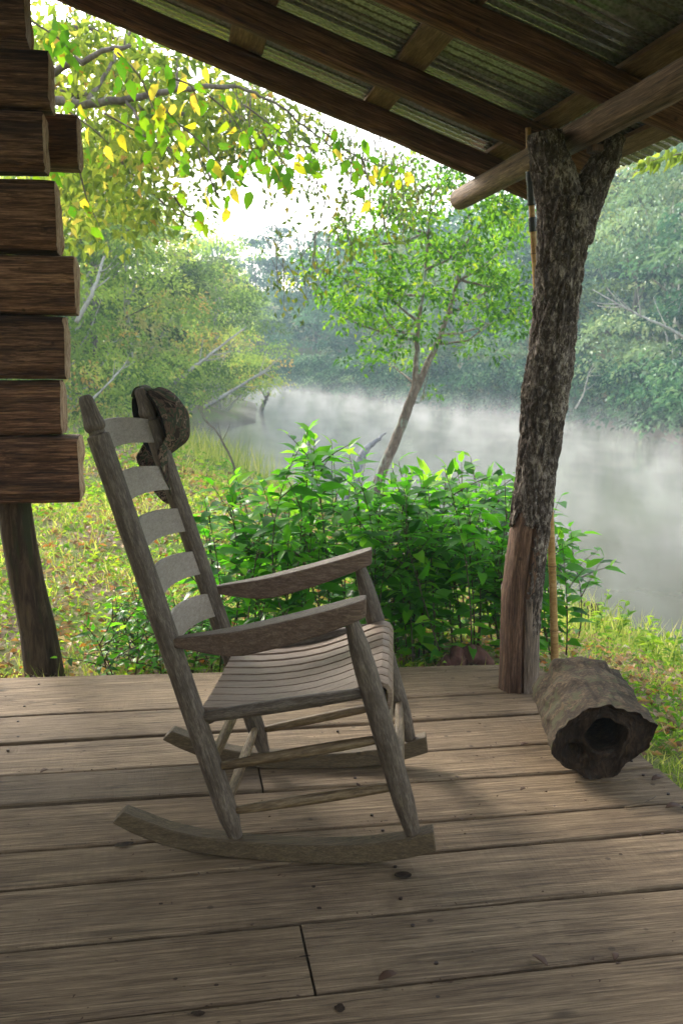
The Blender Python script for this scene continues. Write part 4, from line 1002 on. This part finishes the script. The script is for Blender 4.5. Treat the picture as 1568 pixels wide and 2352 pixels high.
def put(protos, k, x, y, rz, sc, label, group, dz=-.2):
    first = (id(protos), k) not in used; used.add((id(protos), k))
    z = float(ground_z([(x, y)])[0]) + dz
    if first: pending.append((protos[k], (x, y, z), rz, sc, label, group)); return
    copy_tree(protos[k], (x, y, z), rz, sc, label, group)
pending = []
for a in [(1, 18.5, 27.5, 0.3, 1.0, 'pale leafy tree at the right edge across the river'),
          (0, 19.8, 33.0, 1.2, 1.05, 'dark-based tree on the far bank right of the forked post'),
          (1, 19.8, 38.5, 2.2, 1.15, 'pale arching tree on the far bank just right of the post'),
          (3, 21.0, 45.0, 3.0, 1.1, 'tall green tree on the far bank hidden partly by the post'),
          (0, 17.3, 48.5, 4.1, .9, 'bushy tree overhanging the far bank just left of the post'),
          (1, 16.2, 56.5, 5.0, .95, 'light green tree low over the water behind the leaning tree'),
          (3, 15.0, 65.0, .7, .95, 'hazy tree on the far bank left of the leaning trunk'),
          (0, 13.3, 74.0, 1.9, 1.0, 'blue hazy round tree in the middle of the far bank'),
          (2, 11.8, 85.0, 2.6, 1.05, 'palest blue tree at the bend of the river'),
          (0, 8.0, 99.0, 3.3, 1.1, 'misty tree closing the far end of the river'),
          (1, 3.5, 102., 3.9, 1.1, 'faint misty tree behind the left point'),
          (2, 23.5, 29.0, 5.6, 1.2, 'tallest dim tree behind the bank at the right edge')]:
    put(protoR, a[0], a[1], a[2], a[3], a[4], a[5], gR)
for a in [(0, -4.6, 24.0, .2, 1.0, 'yellow-green tree beside the log wall on the left bank'),
          (1, -2.6, 26.5, 1.0, .95, 'bushy willow rising just right of the chair finial'),
          (2, -2.2, 30.5, 1.9, 1.0, 'tall willow on the left bank above the camouflage cap'),
          (1, -1.4, 35.0, 3.1, 1.1, 'willow with pale bare stems right of the cap'),
          (0, -2.0, 41.0, 4.0, 1.0, 'tall willow behind the waterside bushes on the left bank'),
          (1, 1.9, 44.8, 4.8, 1.0, 'rounded green bush tree on the tip of the left point'),
          (2, 2.2, 56.0, 5.6, 1.0, 'hazy willow beyond the left point'),
          (1, 3.2, 70.0, .5, 1.3, 'far pale willow beside the river bend on the left'),
          (0, -7.5, 30.0, 2.5, 1.1, 'willow hidden behind the cabin logs'),
          (2, .2, 43.3, 2.0, .8, 'low green waterside bush on the left point')]:
    put(protoL, a[0], a[1], a[2], a[3], a[4], a[5], gL)
for p_ in pending: copy_tree(*p_, first=True)
rng = np.random.default_rng(99)

# woods filling the slopes behind (one mass)
def woods(name, pts, mat, Ls, per, rr0=1.6, zt=(2, 9)):
    cen = []; rad = []
    for (x, y) in pts:
        g = float(ground_z([(x, y)])[0])
        for h in np.arange(zt[0], zt[1], 1.5):
            cen.append(np.array([x + rng.normal() * 1.2, y + rng.normal() * 1.2, g + h + rng.normal() * .5])); rad.append(rng.uniform(.8, 1.3) * rr0)
    P, D, NN = billow_points(cen, rad, per, .6)
    tn = np.clip(rng.normal(.4, .1, len(P)) + np.repeat(rng.normal(0, .3, len(cen)), [max(3, int(per * r * r)) for r in rad]), 0, 1)
    return tag(leaves(name, P, D, NN, rng.uniform(.7, 1.3, len(P)) * Ls, rng.uniform(.4, .6, len(P)) * Ls, M[mat], None, tn), None, None, None, 'stuff')
pts = []
for t in np.linspace(0, 1, 42):
    y = 22 + 82 * t; x0 = np.interp(y, [22, 30, 41, 54, 78, 95, 110], [21.5, 21, 23, 20, 16.5, 14, 6]); pts += [(x0 + 3 + rng.normal(), y + rng.normal()), (x0 + 7 + rng.normal(), y + 1 + rng.normal()), (x0 + 11, y)]
for x in np.arange(-20, 20, 3.0): pts += [(x, 108 + rng.normal() * 2)]
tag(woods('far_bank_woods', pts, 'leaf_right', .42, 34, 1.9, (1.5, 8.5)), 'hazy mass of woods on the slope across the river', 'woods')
pts = [(x + rng.normal() * .6, y + rng.normal() * .8) for x, y in zip(np.linspace(-16, 1.2, 36), np.interp(np.linspace(-16, 1.2, 36), [-16, -4, 1.2], [27, 37, 62]))] + [(x, 38 + rng.normal() * 2) for x in np.linspace(-14, -4, 14)]
tag(woods('left_bank_woods', pts, 'leaf_left', .26, 60, 1.5, (1.0, 8)), 'green mass of woods behind the trees on the left bank', 'woods')
# undergrowth right at the water line
def fringe(name, line, mat, Ls, per, r0, label, hz=(0.2, 1.3), n_=5):
    cen = []; rad = []
    for a, b in zip(line[:-1], line[1:]):
        a = np.array(a); b = np.array(b); k = int(np.linalg.norm(b - a) / .9) + 1
        for t in np.linspace(0, 1, k):
            for q in range(n_):
                c = a + (b - a) * t + rng.normal(size=2) * .55; cen.append(np.array([c[0], c[1], WZ + rng.uniform(*hz)])); rad.append(rng.uniform(.6, 1.2) * r0)
    P, D, NN = billow_points(cen, rad, per, .6)
    tn = np.clip(rng.normal(.4, .1, len(P)) + np.repeat(rng.normal(0, .3, len(cen)), [max(3, int(per * r * r)) for r in rad]), 0, 1)
    o = leaves(name, P, D, NN, rng.uniform(.7, 1.3, len(P)) * Ls, rng.uniform(.4, .6, len(P)) * Ls, M[mat], None, tn)
    return tag(o, label, 'undergrowth', None, 'stuff')
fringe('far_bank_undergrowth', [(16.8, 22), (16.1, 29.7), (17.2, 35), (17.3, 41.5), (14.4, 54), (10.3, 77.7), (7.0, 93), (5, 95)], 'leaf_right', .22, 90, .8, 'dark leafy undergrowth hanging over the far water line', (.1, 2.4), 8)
fringe('left_bank_undergrowth', [(-9, 24), (-4, 22.2), (-1.6, 23.5), (-.3, 28), (-.4, 33), (-.5, 38.5), (.8, 41.2), (2.6, 42.6), (3.6, 46), (3.7, 54), (4.4, 78)], 'leaf_left', .12, 200, .6, 'light scrubby undergrowth along the left bank', (1.2, 2.6), 5)

# ------------------------------------------------------------------ bare stems, snags and driftwood
def stick(name, pts, r0, r1, mat, label, cat, group=None, n=6, forks=0):
    mb = MB(); C = limb(mb, pts, r0, r1, n, 22, r0 * .15)
    for q in range(forks):
        b_ = C[rng.integers(7, 20)]; ln = np.linalg.norm(C[-1] - C[0]); d_ = unit(C[-1] - C[0] + rng.normal(size=3) * ln * .45)
        limb(mb, [b_, b_ + d_ * ln * .14, b_ + d_ * ln * .25 + [0, 0, ln * .03]], r0 * .35, r1 * .5, 4, 6)
    o = mb.build(name, M[mat], None, True); return tag(o, label, cat, group)
stick('dead_snag', [atY(790, 1165, 11.5), atY(815, 1090, 11.6), atY(832, 1040, 11.7), atY(858, 1015, 11.8), atY(885, 995, 12.0)], .085, .012, 'driftwood', 'grey weathered snag poking up behind the shrub', 'dead wood')
stick('bare_sapling', [atY(560, 1130, 15), atY(528, 1045, 15), atY(495, 985, 15.2), atY(467, 962, 15.3), atY(455, 935, 15.4)], .022, .006, 'twig', 'bare bent sapling leaning over the bank right of the cap', 'sapling', forks=3)
stick('driftwood_branch', [atZ(600, 945, WZ), atY(606, 925, 47), atY(614, 912, 47), atY(617, 900, 47)], .12, .03, 'twig', 'dark branch sticking up from the water off the left point', 'driftwood', forks=3)
stick('fallen_trunk', [atY(470, 935, 38), atY(530, 900, 38.5), atY(580, 868, 39), atY(620, 842, 40)], .085, .02, 'palebranch', 'pale fallen trunk slanting from the left point bushes', 'fallen tree', 'pale fallen stems on the left bank', forks=6)
stick('fallen_trunk', [atY(175, 740, 21), atY(205, 690, 21), atY(225, 640, 21), atY(240, 590, 21.2)], .05, .025, 'palebranch', 'pale bare stem slanting up beside the cabin logs', 'fallen tree', 'pale fallen stems on the left bank', forks=2)
stick('fallen_trunk', [atY(400, 880, 29), atY(450, 840, 29), atY(500, 800, 29.5), atY(560, 755, 30)], .06, .02, 'palebranch', 'thin pale stem slanting across the middle of the left trees', 'fallen tree', 'pale fallen stems on the left bank', forks=4)
stick('fallen_trunk', [atY(190, 940, 20), atY(250, 880, 20), atY(290, 835, 20.3)], .03, .01, 'palebranch', 'pale leaning stem just above the chair finial', 'fallen tree', 'pale fallen stems on the left bank', forks=5)
stick('arching_branch', [atY(1600, 800, 27), atY(1550, 760, 27), atY(1490, 735, 27), atY(1420, 700, 27.5), atY(1360, 665, 28)], .05, .012, 'palebranch', 'pale bare branch arching across the trees at the right edge', 'branch', forks=6)
stick('hanging_root', [atY(1320, 940, 30), atY(1340, 905, 30), atY(1350, 860, 30), atY(1362, 835, 30)], .03, .01, 'palebranch', 'thin pale root curling up right of the post at the water line', 'root', forks=3)
# red-brown root lump behind the dense shrub, and stump with stone at the right
stick('curved_root', [(1.10, 4.22, -.17), (1.16, 4.2, -.10), (1.22, 4.2, -.065), (1.28, 4.2, -.045), (1.35, 4.22, -.12)], .045, .04, 'redwood', 'red-brown curved root lump under the dense shrub beside the post', 'root', n=12)
sc = atZ(1345, 1395, -1.1); g_ = float(ground_z([sc[:2]])[0])
mb = MB(); mb.tube([(sc[0], sc[1], g_ - .2), (sc[0] + .02, sc[1], g_ + .06), (sc[0] + .05, sc[1], g_ + .24)], [.15, .12, .10], 18, True, lambda i, k, c, th: 1 + .12 * math.sin(th * 5 + i))
tag(mb.build('tree_stump', M['pier'], None, True), 'small dark stump on the bank right of the bamboo', 'stump')

# ------------------------------------------------------------------ grass, weeds and fallen leaves
def visible_ground(n, ang, r0, r1, power=1.0):
    th = rng.uniform(R(ang[0]), R(ang[1]), n); r = r0 * (r1 / r0) ** (rng.random(n) ** power)
    P = np.stack([r * np.sin(th), r * np.cos(th)], 1); d, ins = seg_dist(P, shore)
    ok = (~ins) & (d > .05) & ~((P[:, 1] < 4.05) & (P[:, 0] < 1.47))
    P = P[ok]; return P, ground_z(P), np.linalg.norm(P, axis=1), d[ok]
def clump(P):
    return np.array([noise.noise(Vector((p[0] * .9, p[1] * .9, 0))) + .5 * noise.noise(Vector((p[0] * 3.1, p[1] * 3.1, 4))) for p in P])
P, Z, rr_, dS = visible_ground(60000, (-16, 38), 3.0, 24)
cl = clump(P); k = rng.random(len(P)) < np.clip(.62 + cl * 1.1, .12, 1); P, Z, rr_, cl, dS = P[k], Z[k], rr_[k], cl[k], dS[k]
n = len(P); L_ = rng.uniform(.04, .13, n) * (1 + .5 * cl) * np.clip(.7 + rr_ / 18, .7, 2.0)
d_ = unit(rng.normal(size=(n, 3)) * [.55, .55, .1] + [0, 0, 1]); nn_ = rand_dirs(n) * [1, 1, .1]
tn = np.clip(rng.normal(.48, .22, n) + .25 * cl, 0, 1)
tag(leaves('grass', np.column_stack([P, Z - .01]), d_, nn_, L_, .0055 * np.clip(rr_ / 4.5, 1, 4.5), M['grass'], None, tn, 'blade', droop=.35), 'short yellow-green grass on the bank', 'grass', None, 'stuff')
# broad little ground leaves
P, Z, rr_, dS = visible_ground(30000, (-16, 38), 3.6, 20)
cl = clump(P + 7); k = rng.random(len(P)) < np.clip(.5 + cl * 1.3, .08, 1); P, Z, rr_ = P[k], Z[k], rr_[k]
n = len(P); Ls = rng.uniform(.02, .045, n) * np.clip(rr_ / 5, 1, 3.2)
tag(leaves('ground_cover', np.column_stack([P, Z + rng.uniform(.0, .09, n)]), unit(rng.normal(size=(n, 3)) * [1, 1, .3]), unit(rng.normal(size=(n, 3)) * .4 + [0, 0, 1]), Ls, Ls * .55, M['weed'], None, rng.random(n)), 'low leafy weeds among the grass', 'ground cover', None, 'stuff')
P, Z, rr_, dS = visible_ground(15000, (-16, 38), 3.6, 16)
n = len(P); Ls = rng.uniform(.025, .06, n) * np.clip(rr_ / 6, 1, 2.4)
tag(leaves('leaf_litter', np.column_stack([P, Z + rng.uniform(.005, .05, n)]), unit(rng.normal(size=(n, 3)) * [1, 1, .15]), unit(rng.normal(size=(n, 3)) * .35 + [0, 0, 1]), Ls, Ls * .6, M['litter'], None, rng.random(n) ** .7), 'fallen brown and orange leaves scattered on the grass', 'fallen leaves', None, 'stuff')
# tall reedy grass by the water: left of shrub and right bank
def tall(name, px, n_, label, hh=(.25, .7), mat='grass', spread=.6):
    Pl = []
    for (x, y) in px:
        c = atZ(x, y, -1.15)
        Pl.append(c[:2] + rng.normal(size=(n_, 2)) * spread)
    P = np.concatenate(Pl); d, ins = seg_dist(P, shore); P = P[~ins]; n = len(P); Z = ground_z(P)
    L_ = rng.uniform(*hh, n); tag(leaves(name, np.column_stack([P, Z]), unit(rng.normal(size=(n, 3)) * [.22, .22, .05] + [0, 0, 1]), rand_dirs(n) * [1, 1, .1], L_, .014 if mat == 'grass' else .02, M[mat], None, np.clip(rng.normal(.6, .2, n), 0, 1), 'blade', droop=.2), label, 'grass', None, 'stuff')
tall('reedy_grass', [(430, 1060), (460, 1080), (490, 1100), (440, 1110), (520, 1110)], 260, 'tall pale reedy grass at the water edge behind the cap', (.3, .8), spread=.8)
tall('bank_grass', [(1380, 1450), (1450, 1480), (1340, 1440), (1500, 1520), (1568, 1560), (1300, 1420)], 90, 'thin wispy grass on the right bank', (.15, .45), spread=.45)
# seedling weeds near the right bank, individual
wl = []
for i_, (x, y, h, lab) in enumerate([(1405, 1420, .42, 'tall bright weed at the water edge right of the stump'), (1545, 1440, .30, 'upright weed against the water at the right edge'), (1480, 1440, .30, 'small yellow-green weed midway along the right bank'), (1360, 1400, .38, 'feathery weed growing over the stump'), (1500, 1500, .22, 'little weed in the grass above the hollow log')]):
    c = atZ(x, y + 70, -.9); g = float(ground_z([c[:2]])[0]); c[2] = g
    root = empty('weed', tuple(c), lab, 'weed', 'weeds on the right bank'); mb = MB(); P = []; D = []
    for q in range(4):
        e = c + np.array([rng.normal() * .08, rng.normal() * .08, h * rng.uniform(.7, 1.1)]); mb.tube([c, (c + e) / 2 + rng.normal(size=3) * .01, e], [.004, .003, .0015], 4)
        for t in np.linspace(.3, 1, 9): P.append(c + (e - c) * t); D.append(unit(np.array([rng.normal(), rng.normal(), .3])))
    mb.build('stem', M['weed'], root, True); P = np.array(P); leaves('foliage', P, np.array(D), unit(rng.normal(size=P.shape) * .4 + [0, 0, 1]), rng.uniform(.05, .10, len(P)), .035, M['weed'], root, rng.uniform(.4, 1, len(P)), 'lance')

# leaves and twigs on the deck: individual
def curled(name, c, L0, rz, label, group='dead leaves on the deck', z=.006):
    mb = MB(); V = []; a, b = math.cos(rz), math.sin(rz); k = 9
    for i in range(k):
        u = i / (k - 1); w = .42 * math.sin(math.pi * u) ** .7 * L0 * .5 + .0008
        zc_ = .10 * L0 * math.sin(u * 3.0) + .02 * L0 * noise.noise(Vector((i, c[0] * 9, 0)))
        for s_ in (-1, 0, 1):
            lx = (u - .5) * L0; ly = s_ * w * (1 + .25 * noise.noise(Vector((i * 1.3, s_, c[1] * 7)))); lz = zc_ + (.25 * w * (1 + s_ * .6) if s_ else 0)
            V.append((c[0] + lx * a - ly * b, c[1] + lx * b + ly * a, z + lz))
    mb.add(V, [(i * 3 + j, i * 3 + j + 1, (i + 1) * 3 + j + 1, (i + 1) * 3 + j) for i in range(k - 1) for j in range(2)])
    o = mb.build(name, M['deadleaf'], None, True); me = o.data; at = me.attributes.new('tint', 'FLOAT', 'POINT'); at.data.foreach_set('value', [.5] * len(me.vertices))
    m = o.modifiers.new('s', 'SOLIDIFY'); m.thickness = .0006
    return tag(o, label, 'leaf', group)
for (x, y, L0, rz, lab) in [(890, 2250, .045, .4, 'curled brown leaf lying on the board in front of the plank joint'), (1238, 2212, .045, 2.0, 'crumpled dark leaf at a board gap near the bottom right'), (1412, 2203, .03, 1.0, 'small dark leaf fragment by the gap at the lower right'), (1510, 1793, .05, .3, 'brown crumpled leaf right of the hollow log'), (1200, 1817, .022, .5, 'tiny brown scrap between the chair and hollow log'), (1203, 1714, .028, .2, 'brown bark flake left of the hollow log'), (103, 1775, .03, .8, 'dark scrap lying on a board gap at the left'), (1190, 1590, .04, .4, 'dry leaf caught at the foot of the forked post'), (1545, 1858, .05, .1, 'dark leaf clump at the deck edge lower right')]:
    curled('dead_leaf', atZ(x, y, 0), L0, rz, lab)
for pts, lab in [([(1320, 1796), (1370, 1795), (1415, 1797), (1470, 1786), (1540, 1778)], 'thin pale twig lying in front of the hollow log'), ([(1435, 1855), (1465, 1848), (1490, 1838), (1505, 1828)], 'short pale twig on the deck below the hollow log')]:
    mb = MB(); limb(mb, [atZ(x, y, .006) for x, y in pts], .0026, .0012, 6, 14, .0005); tag(mb.build('twig', M['rung'], None, True), lab, 'twig', 'twigs on the deck')
# crumbs
cb = MB(); 
for _ in range(900):
    x, y = rng.uniform(-.9, 1.4), rng.uniform(1.3, 3.95)
    if rng.random() < .6: y = yline(rng.integers(0, 9), x) + rng.normal() * .012
    r = rng.uniform(.0012, .004); q = rng.normal(size=(4, 3)) * r; q[:, 2] = abs(q[:, 2]) * .6 + .003; cb.add([(x + a[0], y + a[1], a[2]) for a in q], [(0, 1, 2), (0, 2, 3), (0, 3, 1), (1, 3, 2)])
tag(cb.build('debris', M['deadleaf'], None, False), 'tiny crumbs of leaf and bark strewn over the boards', 'debris', None, 'stuff')
at = bpy.data.objects['debris'].data.attributes.new('tint', 'FLOAT', 'POINT'); at.data.foreach_set('value', np.full(len(bpy.data.objects['debris'].data.vertices), .3, dtype=np.float32))

# ------------------------------------------------------------------ haze and river mist
def vol_box(name, lo, hi, dens, col, label, aniso=.2, noise_fn=None):
    mb = MB(); lo = np.array(lo, float); hi = np.array(hi, float); mb.box((lo + hi) / 2, (hi - lo) / 2)
    m, nt, out = new_mat(name + '_air')
    v = N(nt, 'ShaderNodeVolumePrincipled'); v.inputs['Color'].default_value = (*col, 1); v.inputs['Density'].default_value = dens; v.inputs['Anisotropy'].default_value = aniso
    nt.links.new(v.outputs[0], out.inputs['Volume'])
    if noise_fn: noise_fn(nt, v)
    o = mb.build(name, m, None, False); return tag(o, label, name, None, 'stuff'), m
vol_box('haze', (-60, -12, -4.5), (70, 140, 26), .0026, (.66, .84, 1.0), 'pale morning haze over the river valley', -.1)
def mist_fn(nt, v):
    tc = N(nt, 'ShaderNodeTexCoord'); mp = N(nt, 'ShaderNodeMapping'); mp.inputs['Scale'].default_value = (1.1, .55, .6); nt.links.new(tc.outputs['Object'], mp.inputs[0])
    f = noise_n(nt, mp.outputs[0], 1.0, 3, .6, .6)
    sx_ = N(nt, 'ShaderNodeSeparateXYZ'); nt.links.new(tc.outputs['Object'], sx_.inputs[0])
    hgt = ramp(nt, math_n(nt, 'ADD', math_n(nt, 'MULTIPLY', sx_.outputs['Z'], .5), .8), [(0, (1, 1, 1)), (1, (0, 0, 0))]).outputs[0]   # 1 at -1.6 m, 0 at +0.4 m
    d = math_n(nt, 'MULTIPLY', math_n(nt, 'MULTIPLY', ramp(nt, f, [(.47, (.02, .02, .02)), (.62, (1, 1, 1))]).outputs[0], math_n(nt, 'POWER', hgt, 3.4)), .13)
    nt.links.new(d, v.inputs['Density'])
mo, mm_ = vol_box('mist', (.5, 9, -1.59), (24, 95, .4), .05, (.96, .965, 1.0), 'white wispy mist rising off the river', .35, mist_fn)
mm_.cycles.volume_step_rate = 1.0

# ------------------------------------------------------------------ light, world, camera
SUN_EL, SUN_AZ = R(27), R(-30)        # azimuth measured from +Y toward +X
w = bpy.data.worlds.new('World'); scene.world = w; w.use_nodes = True; nt = w.node_tree
bg = nt.nodes['Background']; sky = nt.nodes.new('ShaderNodeTexSky'); sky.sky_type = 'NISHITA'; sky.sun_disc = False
sky.sun_elevation = SUN_EL; sky.sun_rotation = SUN_AZ; sky.air_density = 1.2; sky.dust_density = 4.0; sky.ozone_density = 1.5; sky.altitude = 200
hs = nt.nodes.new('ShaderNodeHueSaturation'); hs.inputs['Saturation'].default_value = .45   # thin overcast whitens the sky
wm = nt.nodes.new('ShaderNodeMix'); wm.data_type = 'RGBA'; wm.blend_type = 'MULTIPLY'; wm.inputs[0].default_value = 1; wm.inputs[7].default_value = (1.02, 1.0, .97, 1)
nt.links.new(sky.outputs[0], hs.inputs['Color']); nt.links.new(hs.outputs[0], wm.inputs[6]); nt.links.new(wm.outputs[2], bg.inputs[0]); bg.inputs[1].default_value = .15
sl_ = bpy.data.lights.new('sun', 'SUN'); sl_.energy = 1.75; sl_.angle = R(22); sl_.color = (1, .93, .82)
so = bpy.data.objects.new('sun', sl_); COL.objects.link(so)
dv = Vector((math.sin(SUN_AZ) * math.cos(SUN_EL), math.cos(SUN_AZ) * math.cos(SUN_EL), math.sin(SUN_EL)))
so.rotation_euler = (-dv).to_track_quat('-Z', 'Y').to_euler(); so.location = dv * 30
cd = bpy.data.cameras.new('camera'); co = bpy.data.objects.new('camera', cd); COL.objects.link(co); scene.camera = co
cd.sensor_fit = 'VERTICAL'; cd.sensor_height = 36; cd.lens = 36 * FPX / 2352; cd.clip_end = 3000; cd.clip_start = .02
co.matrix_world = Matrix(((cR[0], cU[0], -cF[0], 0), (cR[1], cU[1], -cF[1], 0), (cR[2], cU[2], -cF[2], EYE), (0, 0, 0, 1)))
cd.dof.use_dof = True; cd.dof.focus_distance = 2.75; cd.dof.aperture_fstop = 9.0
vs = scene.view_settings; vs.view_transform = 'Standard'; vs.look = 'None'; vs.gamma = 1; vs.exposure = 2.05; vs.use_curve_mapping = False
scene.render.engine = 'CYCLES'
cy = scene.cycles; cy.use_denoising = True; cy.max_bounces = 10; cy.diffuse_bounces = 5; cy.glossy_bounces = 3; cy.transmission_bounces = 4; cy.volume_bounces = 2; cy.transparent_max_bounces = 8
cy.caustics_reflective = False; cy.caustics_refractive = False; cy.sample_clamp_indirect = 8
